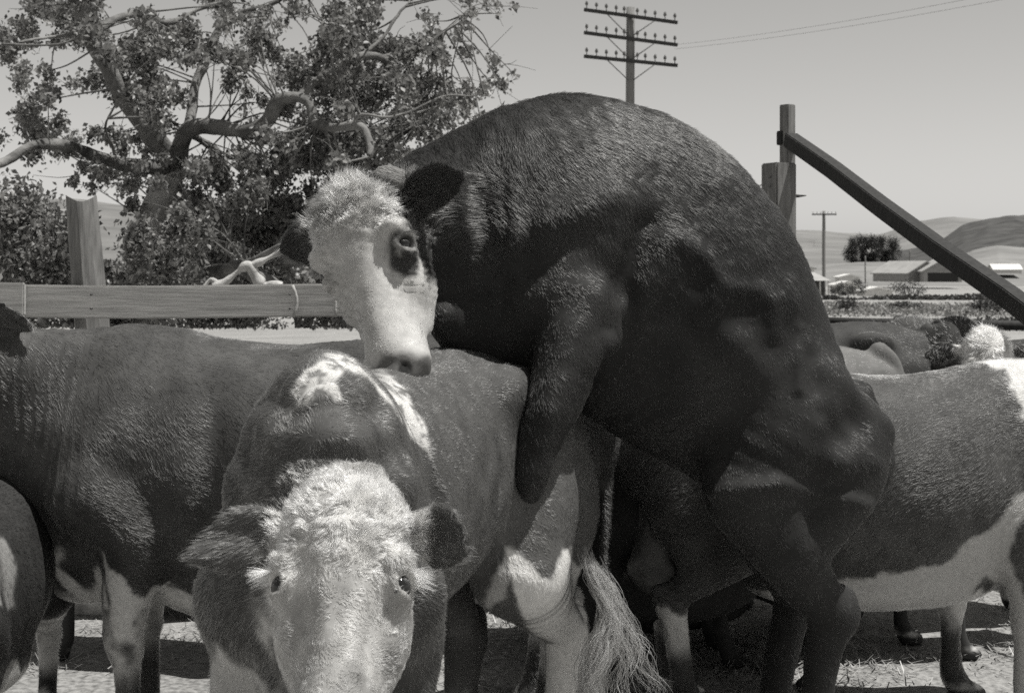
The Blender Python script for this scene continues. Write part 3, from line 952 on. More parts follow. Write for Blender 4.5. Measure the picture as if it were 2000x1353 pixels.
def build_valley():
    pale = noise_mat('pale_boards', .22, .34, 1.5, .9, .1); roofm = noise_mat('tin_roof', .28, .40, .8, .7, .1)
    white = noise_mat('whitewash', .55, .70, 2, .9, .1)
    dark = noise_mat('barn_boards', .06, .11, 2, .9, .2)
    gable('barn', 'long pale barn left of the dark-fronted one in the valley', 1772, 533, 550, 245, 6.5, 12, 1.9, pale, roofm, .25)
    gable('barn', 'barn with dark front under the slanting brace', 1832, 529, 550, 238, 6.0, 11, 1.8, pale, roofm, -.15, (-2.4, 2.4, 1.5))
    gable('barn', 'far low white-roofed shed at the right edge', 1962, 527, 534, 330, 9, 6, 1.2, white, white, 1.4)
    # open-sided station shelter with a hipped roof
    d = 172.0; b = P(1580, 576, d); root = empty('shelter', b); tag(root, 'small hip-roofed shelter with pale posts beside the distant pole', 'building', 'farm buildings in the valley')
    W, D, hz = 2.0, 1.6, 1.75
    mesh_obj('wall', [(b[0] - W * .8, b[1] - D * .8, b[2]), (b[0] + W * .8, b[1] - D * .8, b[2]), (b[0] + W * .8, b[1] + D * .8, b[2]), (b[0] - W * .8, b[1] + D * .8, b[2])] + [(b[0] - W * .8, b[1] - D * .8, b[2] + hz), (b[0] + W * .8, b[1] - D * .8, b[2] + hz), (b[0] + W * .8, b[1] + D * .8, b[2] + hz), (b[0] - W * .8, b[1] + D * .8, b[2] + hz)],
             [(0, 1, 5, 4), (1, 2, 6, 5), (2, 3, 7, 6), (3, 0, 4, 7)], dark, root)
    mesh_obj('roof', [(b[0] - W * 1.15, b[1] - D * 1.2, b[2] + hz), (b[0] + W * 1.15, b[1] - D * 1.2, b[2] + hz), (b[0] + W * 1.15, b[1] + D * 1.2, b[2] + hz), (b[0] - W * 1.15, b[1] + D * 1.2, b[2] + hz), (b[0] - W * .3, b[1], b[2] + hz + 1.0), (b[0] + W * .3, b[1], b[2] + hz + 1.0)],
             [(0, 1, 5, 4), (1, 2, 5), (2, 3, 4, 5), (3, 0, 4), (3, 2, 1, 0)], roofm, root)
    for i in range(5):
        x = b[0] - W + i * W / 2
        box('post', (x, b[1] - D, b[2] + hz / 2), (.16, .16, hz), white, root, bevel=.02)
    # low white walls / sheds
    for px, py, w, h, dd, lab in ((1650, 574, 2.6, 1.0, 165, 'low white shed wall right of the hip-roofed shelter'), (1708, 578, 3.3, .55, 162, 'long low white tank between the two bushes'), (1655, 556, 3.0, 1.1, 215, 'small pale shed roof above the white wall'), (1568, 540, 3.2, 1.3, 240, 'small pale house left of the distant pole')):
        b = P(px, py, dd)
        gable('shed', lab, px, py - h / dd * FPX, py, dd, w, 3, .35, white, white if 'white' in lab else roofm)
    grp = 'trees of the distant grove'
    for i, (px, by, hh, ww, lab) in enumerate(((1664, 513, 7.6, 5.0, 'leftmost tree of the distant grove'), (1683, 514, 8.6, 4.6, 'second tree from the left in the distant grove'), (1703, 515, 9.0, 5.0, 'middle tree of the distant grove'),
                                               (1722, 515, 8.4, 5.0, 'fourth tree from the left in the distant grove'), (1742, 514, 7.8, 5.0, 'rightmost tree of the distant grove'))):
        tree_small('grove_tree', lab, px, by, 422 + 4 * (i % 2), hh, ww, M['leaf_dark'], 4200, grp, 400 + i)
    tree_small('hill_tree', 'lone small tree on the pale slope', 1590, 482, 700, 4, 9, M['leaf_dark'], 300, None, 431)
    for i, (px, by, dd, hh, ww, lab) in enumerate(((1640, 578, 150, 1.6, 1.9, 'bush standing against the low white shed wall'), (1668, 577, 152, 1.8, 2.6, 'wider bush at the end of the white tank'), (1775, 586, 130, 1.9, 3.4, 'broad bush in front of the pale barn'),
                                                    (1655, 612, 46, .5, .9, 'dark weed clump on the verge below the shelter'), (1770, 612, 48, .45, 1.1, 'low weed clump on the verge under the barns'), (1950, 610, 44, .6, 1.0, 'weed clump on the verge near the right edge'),
                                                    (1920, 612, 46, .5, .8, 'small weed clump beside the slanting brace'))):
        shrub('bush', lab, px, by, dd, hh, ww, M['leaf_dark'], 900, 'bushes beyond the corral', 450 + i, size=.16 if dd > 100 else .07)
    # dark banks crossing the field
    def bank(name, y0, d, h, half, mat, xs, n, size, label):
        x = xs[0] + (xs[1] - xs[0]) * RNG.random(n)
        t = RNG.random(n)
        C = np.stack([x, d + (RNG.random(n) - .5) * half * 2, y0 + h * t * (.55 + .45 * fbm(np.stack([x, x * 0, x * 0], 1), .5, 77, 2))], 1)
        o = leaves_mesh(name, C, size, mat, None, tone=RNG.random(n)); tag(o, label, 'scrub', kind='stuff')
    bank('weeds', -.55, 66, .85, 1.8, M['leaf_dark'], (8, 30), 14000, .22, 'dark band of weeds along the far bank')
    bank('weeds', -.02, 34, .30, 1.2, M['leaf_dark'], (4.5, 16), 7000, .10, 'low dark strip of weeds nearer the corral')
    bank('weeds', -.10, 48, .34, 6.0, M['leaf'], (6, 22), 15000, .12, 'pale dry weeds between the two dark strips')

def pole(name, label, px, top_y, base_y, d, rad, arms, arm_len, pins, group='telegraph poles', yaw=.0, brace=True, arm_t=.11, dz=None):
    top = P(px, top_y, d); base = P(px, base_y, d)
    root = empty(name, base); tag(root, label, 'pole', group)
    zz = np.linspace(base[2], top[2], 9)
    tube_obj('shaft', [(base[0] + .01 * math.sin(i), d, z) for i, z in enumerate(zz)], np.linspace(rad * 1.15, rad, 9), M['wood_v'], root, 12)
    c, s = math.cos(yaw), math.sin(yaw)
    for k_, (ay, tilt) in enumerate(arms):
        z = P(px, ay, d)[2]; yf = d - rad - arm_t * .4
        A = (base[0] - arm_len / 2 * c, yf - arm_len / 2 * s, z + tilt / 2); B = (base[0] + arm_len / 2 * c, yf + arm_len / 2 * s, z - tilt / 2)
        arm = beam('crossarm', A, B, arm_t * .8, arm_t, M['wood_dark'], root, bevel=.01, wob=.0)
        for q in pins:
            p = np.array(A) * (1 - q) + np.array(B) * q + np.array((0, 0, arm_t * .5 - .005))
            V, Q = tubes([([p, p + (0, 0, .10), p + (0, 0, .11), p + (0, 0, .15), p + (0, 0, .20), p + (0, 0, .24)], [.016, .016, .045, .055, .042, .018])], 8)
            o = fast_mesh('insulator', V, Q, M['glass'], root)
        if brace:
            for sg in (-1, 1):
                e = np.array((base[0] + sg * .75 * c, yf - .03 + sg * .75 * s, z - sg * tilt * .25 - arm_t * .5)); f = np.array((base[0] + sg * .08, yf - .02, z - .62))
                tube_obj('brace', [e, f], [.018, .018], M['metal'], root, 5)
    return root

def build_poles():
    pins = (.03, .135, .24, .345, .43, .57, .655, .76, .865, .97)
    pole('telegraph_pole', 'tall telegraph pole with three crossarms behind the rearing steer', 1231, 15, 596, 46, .14, ((34, .42), (78, .40), (121, .30)), 3.02, pins)
    pole('telegraph_pole', 'slim distant telegraph pole with one crossarm right of the gate post', 1609, 412, 576, 174, .19, ((419, 0),), 3.0, (.04, .2, .35, .65, .8, .96), arm_t=.16, brace=False)
    pole('telegraph_pole', 'far faint telegraph pole left of the gate post', 1485, 438, 548, 260, .20, ((442, 0),), 4.2, (.05, .3, .7, .95), arm_t=.14, brace=False)
    pole('telegraph_pole', 'short bare pole right of the distant grove', 1777, 488, 520, 330, .16, (), 1, ())
    pole('telegraph_pole', 'thin bare pole in front of the distant grove', 1690, 500, 553, 210, .09, (), 1, ())
    for i, (a, b) in enumerate((((1318, 88), (2060, -35)), ((1318, 96), (2060, -20)))):
        A = P(a[0], a[1], 46); B = P(b[0], b[1], 30)
        pts = [A * (1 - t) + B * t - np.array((0, 0, .5 * t * (1 - t))) for t in np.linspace(0, 1.25, 14)]
        o = tube_obj('telegraph_wire', pts, [.0042] * 14, M['wire'], None, 5)
        tag(o, ('upper' if i == 0 else 'lower') + ' thin telegraph wire running up to the right from the tall pole', 'wire', 'telegraph wires')

def build_gate():
    d = 10.0
    # tall post, short square post before it, slanting brace
    root = empty('gate_post', P(1537, 600, d)); tag(root, 'tall squared timber post carrying the slanting brace', 'post')
    t = P(1538, 205, d); sz = .082
    box('post', (t[0], d, t[2] / 2), (sz, sz, t[2]), M['wood_v'], root, (0, 0, math.radians(38)), .006, seg=6)
    A = P(1542, 272, d - .04); B = P(2000, 605, 7.1); ext = A + (B - A) * 1.9
    beam('brace', A, ext, .095, .10, M['wood_dark'], root, bevel=.006)
    box('block', P(1529, 270, d + .02), (.075, .06, .10), M['wood_dark'], root, (0, 0, .6), .006)
    for bx_, by_ in ((1545, 268), (1548, 282)):
        p = P(bx_, by_, d - .12); tube_obj('bolt', [p + (0, .05, 0), p], [.012, .014], M['metal'], root, 8)
    # spike on the post
    s = P(1546, 383, d)
    tube_obj('spike', [s, s + (.04, -.01, .0), s + (.10, -.02, .002)], [.014, .012, .003], M['metal'], root, 6)
    root2 = empty('gate_post', P(1516, 600, d - .15)); tag(root2, 'shorter square post with dark left face beside the tall one', 'post')
    t = P(1521, 319, d - .2); a = .175
    box('post', (t[0], d - .2, t[2] / 2), (a, a, t[2]), M['wood_v'], root2, (0, 0, math.radians(28)), .01, seg=6)
    # wire stays from the short post down to the left
    for i, (x, y) in enumerate(((1440, 400), (1432, 412))):
        A = P(1505, 345 + 18 * i, d - .28); B = P(x, y, d + .5); C_ = A + (B - A) * 2.6
        o = tube_obj('fence_wire', [A, (A + C_) / 2 - np.array((0, 0, .01)), C_], [.0035] * 3, M['wire'], None, 4)
        tag(o, ('upper' if i == 0 else 'lower') + ' of two thin wires slanting down-left from the short gate post', 'wire', 'fence wires')

def build_right_rail():
    root = empty('pole_fence', P(1560, 700, 10.2)); tag(root, 'low dark rail fence running right from the gate post behind the cattle', 'fence')
    tube_obj('rail', [P(1545, 627, 10.2), P(1700, 630, 10.0), P(1850, 633, 9.8), P(2120, 638, 9.5)], [.036, .034, .036, .033], M['wood_dark'], root, 8, .3)
    tube_obj('rail', [P(1545, 745, 10.2), P(1850, 752, 9.8), P(2120, 758, 9.5)], [.034, .034, .033], M['wood_dark'], root, 8, .3)
    b = P(2125, 600, 9.55)
    tube_obj('post', [(b[0], b[1], 0), (b[0], b[1], 1.4)], [.07, .065], M['wood_dark'], root, 10, .3)

def build_fence():
    d = 7.9
    root = empty('board_fence', P(190, 700, d)); tag(root, 'weathered board rail nailed to a leaning split post under the tree', 'fence')
    # split, leaning post
    tb = P(188, 760, d + .12); tt = P(157, 388, d + .12)
    bm = bmesh.new()
    n = 16; rows = 12; ring = []
    for i in range(rows + 1):
        t = i / rows; c = tb * (1 - t) + tt * t; rr = .098 - .014 * t; row = []
        for j in range(n):
            a = 2 * math.pi * j / n
            r = rr * (1 + .10 * math.sin(3 * a + 1.3) + .05 * math.sin(7 * a + t * 3))
            if j in (11,): r *= .72
            row.append(bm.verts.new((c[0] + r * math.cos(a), c[1] + r * math.sin(a) * .85, c[2] + (.02 * math.sin(2 * a + 1) if i == rows else 0))))
        ring.append(row)
    for i in range(rows):
        for j in range(n): bm.faces.new((ring[i][j], ring[i][(j + 1) % n], ring[i + 1][(j + 1) % n], ring[i + 1][j]))
    bm.faces.new(ring[-1])
    me = bpy.data.meshes.new('post'); bm.to_mesh(me); bm.free(); me.materials.append(M['wood_v'])
    put(bpy.data.objects.new('post', me), root)
    # boards; the joint sits left of the post and one more board runs on behind the head
    def board(px0, px1, y0, y1, dd, nm='rail'):
        a = P(px0, (y0 + y1) / 2, dd); b = P(px1, (y0 + y1) / 2, dd)
        return beam(nm, a, b, .045, (y1 - y0) / FPX * dd, M['wood'], root, bevel=.008)
    board(-420, 47, 553, 617, d - .07)
    board(30, 1180, 556, 620, d - .02)
    board(572, 1180, 800, 862, d - .02)
    for px in (1180, -420):
        b = P(px, 560, d + .08)
        box('post', (b[0], b[1], .75), (.16, .14, 1.5), M['wood_v'], root, bevel=.015)
    board(-420, 572, 800, 862, d - .02)
    for x0, x1, bow in ((571, 580, .02), (655, 664, -.004)):
        pts = [P(x0 + 9 * math.sin(t * 3) * (bow > 0), 557 + 62 * t, d - .062) for t in np.linspace(0, 1, 6)]
        tube_obj('batten', pts, [.010] * 6, M['wood'], root, 6)
    for px, py in ((178, 575), (178, 603), (566, 575), (566, 603)):
        p = P(px, py, d - .10)
        tube_obj('nail', [p + (0, .02, 0), p - (0, .004, 0)], [.005, .007], M['metal'], root, 6)

# ------------------------------------------------------------------ the big tree on the left
def build_tree():
    D = 13.0
    base = P(285, 800, D); base[2] = .2
    root = empty('sycamore_tree', base)
    tag(root, 'big sycamore with pale crooked limbs spreading over the board fence', 'tree')
    limbs = []
    def limb(pts, r0, r1, name='limb', dd=None):
        q = []
        for i, p in enumerate(pts):
            dz = p[2] if len(p) > 2 else 0
            q.append(P(p[0], p[1], D + dz))
        s = spline(q, 7)
        wob = np.stack([fbm(s, 3.2, 500 + len(limbs) + a, 3) - .5 for a in range(3)], 1) * .14
        s = s + wob * np.linspace(0, 1, len(s))[:, None]
        rr = .8 * np.linspace(r0, r1, len(s)) * (1 + .5 * (fbm(s, 6, 520, 2) - .5))
        tube_obj(name, s, rr, M['bark'], root, 10, .6)
        limbs.append((s, rr)); return s
    # trunk
    q = [np.array((P(285, 600, D)[0], D, .1)), P(272, 560, D), P(276, 470, D), P(318, 380, D), P(345, 318, D)]
    s = spline(q, 8); rr = np.interp(np.linspace(0, 1, len(s)), [0, .15, .6, 1], [.21, .15, .125, .125])
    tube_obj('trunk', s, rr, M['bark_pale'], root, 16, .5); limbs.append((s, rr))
    limb([(345, 322), (318, 288, -.2), (255, 212, -.5), (200, 120, -.7), (165, 45, -.9), (150, -70, -1.0)], .115, .07)
    limb([(340, 330), (240, 322, -.6), (170, 300, -1.0), (110, 284, -1.3), (60, 292, -1.6), (0, 322, -1.9), (-80, 380, -2.2)], .085, .035)
    limb([(350, 318), (358, 270, -.2), (385, 248, -.4), (440, 250, -.6), (492, 256, -.8), (522, 236, -.9), (540, 200, -1.0), (575, 188, -1.1), (606, 205, -1.2), (622, 240, -1.3), (690, 246, -1.5), (715, 262, -1.6), (722, 300, -1.7)], .10, .035)
    limb([(352, 312), (372, 230, .3), (382, 160, .5), (400, 120, .6), (425, 70, .7), (442, 20, .8), (450, -60, .8)], .075, .032)
    limb([(585, 190, -1.1), (620, 158, -1.0), (668, 130, -.9), (705, 110, -.8), (745, 112, -.7), (775, 160, -.6), (792, 215, -.6), (805, 250, -.6)], .055, .022)
    limb([(175, 70, -.8), (225, 38, -.5), (290, 22, -.2), (308, 42, -.1), (345, 40, .1), (390, 20, .3), (430, 8, .4)], .05, .022)
    limb([(372, 262, .2), (420, 290, .8), (448, 308, 1.0), (500, 306, 1.2), (538, 314, 1.3), (528, 350, 1.3)], .045, .018)
    limb([(165, 60, -.9), (120, 70, -1.2), (60, 75, -1.6), (0, 85, -2.0)], .028, .010)
    limb([(440, 30, .8), (520, 10, .9), (600, -30, 1.0)], .035, .02)
    limb([(745, 112, -.7), (800, 95, -.4), (860, 70, -.2), (900, 30, 0)], .022, .008)
    limb([(230, 320, -.6), (212, 260, -.9), (216, 230, -1.0)], .022, .008)
    limb([(705, 110, -.8), (760, 60, -.6), (800, 0, -.4)], .024, .012)
    limb([(690, 246, -1.5), (705, 225, -1.5), (760, 230, -1.4), (850, 200, -1.2), (950, 180, -1.0)], .020, .006)
    # low pale limbs lying behind the rail
    limb([(300, 520), (400, 535, -1.0), (470, 520, -1.6), (500, 545, -2.0), (540, 556, -2.3)], .075, .05)
    limb([(470, 520, -1.6), (490, 512, -1.9), (560, 480, -2.3), (620, 470, -2.6)], .045, .02)
    # leaf clusters: (px, py, radius px, weight)
    cl = [(40, 60, 60, 1), (30, 130, 55, .8), (100, 20, 70, 1), (170, 80, 70, 1.6), (190, 30, 70, 1.4), (250, 60, 70, 1.2), (250, 130, 70, 1.2), (300, 80, 60, .9), (330, 150, 70, 1.2), (300, 190, 60, 1), (360, 110, 50, .8),
          (450, 70, 55, .9), (470, 120, 55, 1), (430, 20, 60, .9), (560, 20, 50, .6), (550, 10, 45, .5), (60, 200, 60, .8), (40, 250, 60, .9), (100, 220, 60, .8), (130, 270, 50, .6), (220, 250, 50, .7), (250, 290, 50, .7),
          (560, 110, 60, 1), (600, 150, 60, 1), (640, 60, 70, 1.1), (690, 40, 70, 1.2), (740, 70, 70, 1.2), (680, 110, 70, 1.2), (790, 90, 60, 1), (820, 140, 60, 1), (760, 160, 65, 1.2), (700, 180, 70, 1.3), (650, 200, 65, 1.2), (830, 200, 65, 1.1), (780, 220, 65, 1.1),
          (880, 170, 55, .8), (930, 150, 45, .6), (950, 190, 50, .8), (890, 220, 60, 1), (970, 150, 30, .3), (860, 40, 40, .4), (900, 60, 30, .25), (930, 5, 40, .3), (980, 5, 30, .2),
          (560, 260, 60, 1), (500, 200, 45, .5), (640, 280, 70, 1.2), (720, 280, 65, 1.1), (580, 320, 70, 1.4), (480, 300, 60, 1.1), (420, 330, 60, 1.2), (500, 370, 70, 1.6), (620, 360, 70, 1.5), (560, 420, 70, 1.6), (440, 410, 70, 1.6), (360, 390, 60, .8),
          (350, 460, 50, .7), (400, 470, 70, 1.5), (490, 470, 70, 1.5), (600, 470, 65, 1.4), (560, 530, 60, 1.2), (640, 520, 60, 1.3), (420, 540, 60, .7), (230, 370, 50, .8), (300, 340, 45, .6), (180, 350, 40, .6), (700, 340, 60, 1), (780, 290, 50, .8), (660, 420, 50, .8)]
    C = []
    tw = []
    allp = np.concatenate([s for s, r in limbs]); 
    for (x, y, r, w) in cl:
        n = int(w * r * r * (.27 if y < 300 else .36))
        sub = max(3, int(r / 9))
        cx = np.stack([x + RNG.normal(0, .55, sub) * r, y + RNG.normal(0, .55, sub) * r], 1)
        dd = D + RNG.normal(0, .9, sub)
        pick = RNG.integers(0, sub, n)
        px = cx[pick, 0] + RNG.normal(0, .17, n) * r; py = cx[pick, 1] + RNG.normal(0, .17, n) * r
        d_ = dd[pick] + RNG.normal(0, .10, n)
        C.append(np.stack([(px - 1000) / FPX * d_, d_, EYE - (py - HORIZON) / FPX * d_], 1))
        for q in range(sub):
            e = P(cx[q, 0], cx[q, 1], dd[q])
            j = np.argmin(((allp - e) ** 2).sum(1)); a = allp[j]
            L = np.linalg.norm(e - a)
            if L < .95:
                mid = (a + e) / 2 + RNG.normal(0, .06, 3) * L + np.array((0, 0, .03 * L))
                tw.append((spline([a, mid, e], 4), np.linspace(.008 + .003 * L, .003, 9)))
                for _ in range(2):
                    t = mid * .4 + e * .6; e2 = e + RNG.normal(0, .14, 3); tw.append((spline([t, (t + e2) / 2 + RNG.normal(0, .03, 3), e2], 3), np.linspace(.0035, .0018, 7)))
    C = np.concatenate(C)
    V, Q = tubes(tw, 4)
    o = fast_mesh('twigs', V, Q, M['bark'], root); o['kind'] = 'stuff'
    o = leaves_mesh('crown', C, .048, M['leaf'], root, up_bias=.25, droop=.5, k_w=.7)
    o['kind'] = 'stuff'
    lg = empty('fallen_branch', P(490, 640, 9.4)); tag(lg, 'crooked fallen branch with sunlit-toned bark showing just above the board rail', 'branch')
    for pts, r in (([(418, 556), (440, 545), (470, 520), (488, 514), (500, 535), (515, 552), (530, 549), (548, 556)], (.026, .03)), ([(398, 556), (412, 540), (432, 548), (470, 522)], (.016, .02)), ([(488, 515), (520, 500), (560, 482), (610, 474)], (.022, .012))):
        q = spline([P(x, y + 6, 9.4) for x, y in pts], 6); rr_ = np.linspace(r[0], r[1], len(q)) * (1 + 1.6 * (fbm(q, 14, 640, 2) - .5))
        tube_obj('bough', q, rr_, M['bark_pale'], lg, 10, .5)  # bright bark tone stands in for sun on the boughs
    print('leaves', len(C))
    # thicket behind the fence
    lab = ('sparse young thicket partly screening the sycamore trunk', 'dense thicket at the left edge behind the fence', 'thicket left of the leaning post', 'low thicket just right of the leaning post', 'thicket below the sycamore limbs', 'thicket behind the middle of the board rail', 'thicket beside the rearing steer\'s head', 'dark thicket directly behind the rearing steer\'s face')
    for i, (px, by, h_, w_, dd) in enumerate(((310, 640, .95, .8, 11.6), (20, 640, 1.25, 1.1, 11.5), (85, 640, 1.15, .9, 12.5), (225, 640, .55, .8, 12.0), (365, 640, 1.2, 1.3, 15), (470, 640, 1.25, 1.4, 15.5), (590, 640, 1.4, 1.3, 15), (680, 640, 1.3, 1.3, 14.5))):
        shrub('thicket', lab[i], px, by, dd, h_, w_, M['leaf_pale'], 7000 if i else 2600, 'thicket behind the board fence', 600 + i, size=.055)
# ================================================================= the mounting steer
def build_mounting():
    root = empty('mounting_steer', (0.75, 4.1, 0))
    tag(root, 'dark white-faced steer rearing up and mounting the steer below it', 'steer', 'cattle in the corral')
    F = Field((-.75, 2.95, -.01), (1.25, 4.55, 2.06), .0085)
    # back line and belly line, seen from the side
    sec = [  # top px, bottom px, depth, half width
        ((752, 390), (830, 600), 3.66, .085),
        ((790, 318), (868, 650), 3.72, .11),
        ((880, 258), (915, 690), 3.77, .15),
        ((1000, 205), (1005, 740), 3.82, .21),
        ((1120, 182), (1090, 770), 3.92, .26),
        ((1232, 212), (1165, 800), 3.98, .285),
        ((1345, 290), (1235, 850), 4.02, .305),
        ((1436, 412), (1300, 905), 4.06, .305),
        ((1502, 540), (1385, 950), 4.10, .275),
        ((1540, 636), (1450, 985), 4.13, .255),
        ((1628, 735), (1525, 1010), 4.16, .215),
        ((1692, 805), (1610, 1015), 4.18, .165),
        ((1712, 884), (1672, 985), 4.19, .09)]
    C = []; U = []; b = []
    for t, bo, d, a in sec:
        A = P(t[0], t[1], d); B = P(bo[0], bo[1], d)
        C.append((A + B) / 2); U.append(nrm(A - B)); b.append(np.linalg.norm(A - B) / 2)
    F.sweep(C, (0, 1, 0), U, [s[3] for s in sec], b, k=.03, cap=.7)
    nearS = lambda px, py, d: P(px, py, d)
    # shoulder blade, upper arm, foreleg laid over the other's flank
    F.tube([P(1165, 330, 3.78), P(1140, 430, 3.70), P(1075, 560, 3.70)], [.10, .12, .11], .08, flat=.55, up=(0, 1, 0))
    F.tube([P(1075, 560, 3.70), P(1150, 640, 3.68)], [.125, .10], .06, flat=.8, up=(0, 1, 0))
    F.tube([P(1130, 600, 3.68), P(1108, 705, 3.62), P(1070, 825, 3.57), P(1044, 900, 3.565), P(1028, 955, 3.60)], [.108, .086, .062, .047, .043], .035)
    F.ell(P(1040, 925, 3.555), I3, (.040, .042, .055), .03)
    F.tube([P(1028, 950, 3.60), P(1017, 1000, 3.64), P(1008, 1040, 3.72), P(1002, 1080, 3.82)], [.042, .033, .032, .034], .02)
    F.ell(P(1178, 655, 3.68), I3, (.045, .05, .06), .04)
    F.tube([P(1060, 600, 4.12), P(1000, 760, 4.20), P(950, 900, 4.2), P(940, 1020, 4.2)], [.11, .085, .055, .045], .05)
    # dewlap and throat
    F.tube([P(862, 610, 3.62), P(905, 670, 3.72), P(965, 700, 3.80)], [.04, .045, .05], .06)
    # hips, thigh, hind leg near
    F.ell(P(1500, 590, 3.88), I3, (.07, .06, .06), .06)
    F.ell(P(1395, 530, 3.80), I3, (.075, .035, .035), .04)
    F.tube([P(1545, 740, 3.96), P(1500, 850, 3.90), P(1445, 945, 3.87)], [.19, .17, .115], .06, flat=.75, up=(0, 1, 0))
    F.tube([P(1652, 830, 4.02), P(1625, 930, 3.96), P(1580, 1030, 3.93)], [.14, .14, .10], .06, flat=.8, up=(0, 1, 0))
    F.ell(P(1628, 880, 3.87), I3, (.07, .04, .06), .05)
    F.tube([P(1470, 960, 3.88), P(1530, 1060, 3.90), P(1570, 1130, 3.95), P(1622, 1195, 3.98), P(1628, 1215, 3.98)], [.13, .105, .078, .058, .055], .05)
    F.ell(P(1648, 1180, 4.0), I3, (.026, .026, .045), .05)
    F.tube([P(1626, 1195, 3.98), P(1602, 1300, 3.97), P(1590, 1420, 3.96), P(1570, 1480, 3.95), P(1545, 1525, 3.93)], [.060, .047, .046, .056, .05], .025)
    F.ell((P(1530, 1550, 3.92)[0], 3.91, .035), I3, (.085, .055, .05), .02)
    # far hind leg
    F.tube([P(1580, 800, 4.28), P(1500, 930, 4.32), P(1500, 1050, 4.33), P(1545, 1150, 4.34), P(1550, 1190, 4.34)], [.19, .15, .10, .058, .056], .05)
    F.tube([P(1550, 1180, 4.34), P(1522, 1290, 4.34), P(1505, 1400, 4.32), P(1480, 1450, 4.30)], [.058, .045, .05, .05], .025)
    F.ell((P(1465, 1470, 4.30)[0], 4.30, .035), I3, (.085, .055, .05), .02)
    # tail root
    F.tube([P(1670, 775, 4.18), P(1708, 830, 4.22), P(1724, 885, 4.28), P(1700, 960, 4.36), P(1660, 1040, 4.38)], [.05, .036, .026, .020, .016], .03)
    H = Head(P(724, 520, 3.47), (-.36, -.86, .32), (-.135, .17, .44), 1.02)
    add_head(F, H, ears=((1, (.88, .22, .16), .19), (-1, (-.88, -.15, .40))), ear_len=.17, crown=.88, ear_base=(.10, -.035, .125))
    # nape between skull and neck
    F.tube([H.w((0, -.07, .08)), P(800, 430, 3.68), P(860, 450, 3.74)], [.10, .13, .16], .06)

    def disp(V, N):
        d = np.zeros(len(V))
        px = 1000 + V[:, 0] / V[:, 1] * FPX; py = HORIZON + (EYE - V[:, 2]) / V[:, 1] * FPX
        hl = H.loc(V)
        onh = soft(.15 - np.abs(hl[:, 0]), .02) * soft(hl[:, 2] + .36, .02) * soft(.25 - hl[:, 2], .02) * soft(hl[:, 1] + .16, .03)
        # skin folds of the stretched neck
        ph = (px - 1000) / 26.0 + (py - 300) / 110.0 + 1.6 * (fbm(V, 5, 31, 2) - .5)
        fold = .5 * soft(px - 830, 40) * soft(1060 - px, 60) * soft(py - 190, 25) * soft(520 - py, 90) * (1 - onh)
        d += .0045 * np.sin(ph * 2.2) * fold
        d += .006 * (fbm(V, 14, 41, 2) - .5) * (1 - onh) + .018 * (fbm(V, 5, 43, 2) - .5) * (1 - onh)
        d += (1 - onh) * sculpt(V, N, [
            ([(1150, 290)], 90, .016), ([(1010, 455), (1100, 425), (1190, 385)], 38, .016), ([(1040, 515)], 52, -.020), ([(960, 560)], 45, -.012),
            ([(1262, 440), (1222, 540), (1205, 640)], 26, -.024), ([(1290, 470), (1255, 600)], 34, .014), ([(930, 380), (960, 520)], 30, -.012), ([(900, 330), (925, 500)], 24, .010),
            ([(1330, 470), (1380, 505), (1402, 545), (1398, 590)], 20, .011), ([(1365, 560)], 36, -.009), ([(1425, 560), (1480, 568), (1506, 590), (1512, 650)], 20, .012), ([(1460, 620)], 38, -.010),
            ([(1440, 680), (1480, 730)], 40, .014), ([(1320, 650), (1260, 760)], 60, -.012), ([(1400, 960), (1520, 945), (1690, 985)], 16, .014), ([(1540, 1010)], 60, -.014), ([(1560, 890), (1600, 800)], 40, .014),
            ([(1650, 860)], 34, -.018), ([(1690, 760), (1700, 900)], 22, .012), ([(1640, 900)], 30, .016), ([(1560, 640), (1560, 760)], 12, .010), ([(1590, 700), (1600, 800)], 22, -.012),
            ([(1110, 640), (1070, 800)], 26, .010), ([(1150, 740), (1090, 880)], 18, -.008)])
        # curls of the forelock
        q = hl * np.array((26, 26, 60))
        d += onh * soft(hl[:, 2] - .03, .04) * .013 * (np.abs(fbm(q, 1.0, 45, 2) - .5) * 2 - .35)
        # wrinkles across brow and beside the nose
        wz = hl[:, 2]; wx = np.abs(hl[:, 0])
        br = onh * soft(wx - .05, .02) * soft(.05 - np.abs(wz + .05), .03)
        d += .0030 * np.sin(wz * 330 + wx * 130 + 3 * fbm(V, 12, 47, 2)) * br
        lf = onh * soft(-hl[:, 0] - .03, .02) * soft(.04 - wz, .03) * soft(wz + .16, .03)
        d += .0035 * np.sin((wz * .8 + hl[:, 0] * .9) * 300 + 4 * fbm(V, 10, 48, 2)) * lf
        d += .010 * onh * np.exp(-((wz - .048) / .018) ** 2) * np.exp(-((wx - .095) / .035) ** 2) - .008 * onh * np.exp(-((wz + .03) / .03) ** 2) * np.exp(-((wx - .075) / .03) ** 2)
        return d

    def tone(V, N):
        n1 = fbm(V, 8, 51, 3) - .5; n2 = fbm(V, 34, 52, 2) - .5; nn = n1 * .10 + n2 * .05
        px = 1000 + V[:, 0] / V[:, 1] * FPX
        base = .021 * (1 + 1.0 * n1)
        # darker saddle along the loin
        py = HORIZON + (EYE - V[:, 2]) / V[:, 1] * FPX
        back = soft(V[:, 0] - .42 + n1 * .35, .05) * soft(V[:, 2] - 1.38 - .25 * (V[:, 0] - .45) * -1.4 + n1 * .3, .06)
        base = base * (1 - .5 * back)
        hl = H.loc(V); hx, hy, hz = hl[:, 0], hl[:, 1], hl[:, 2]
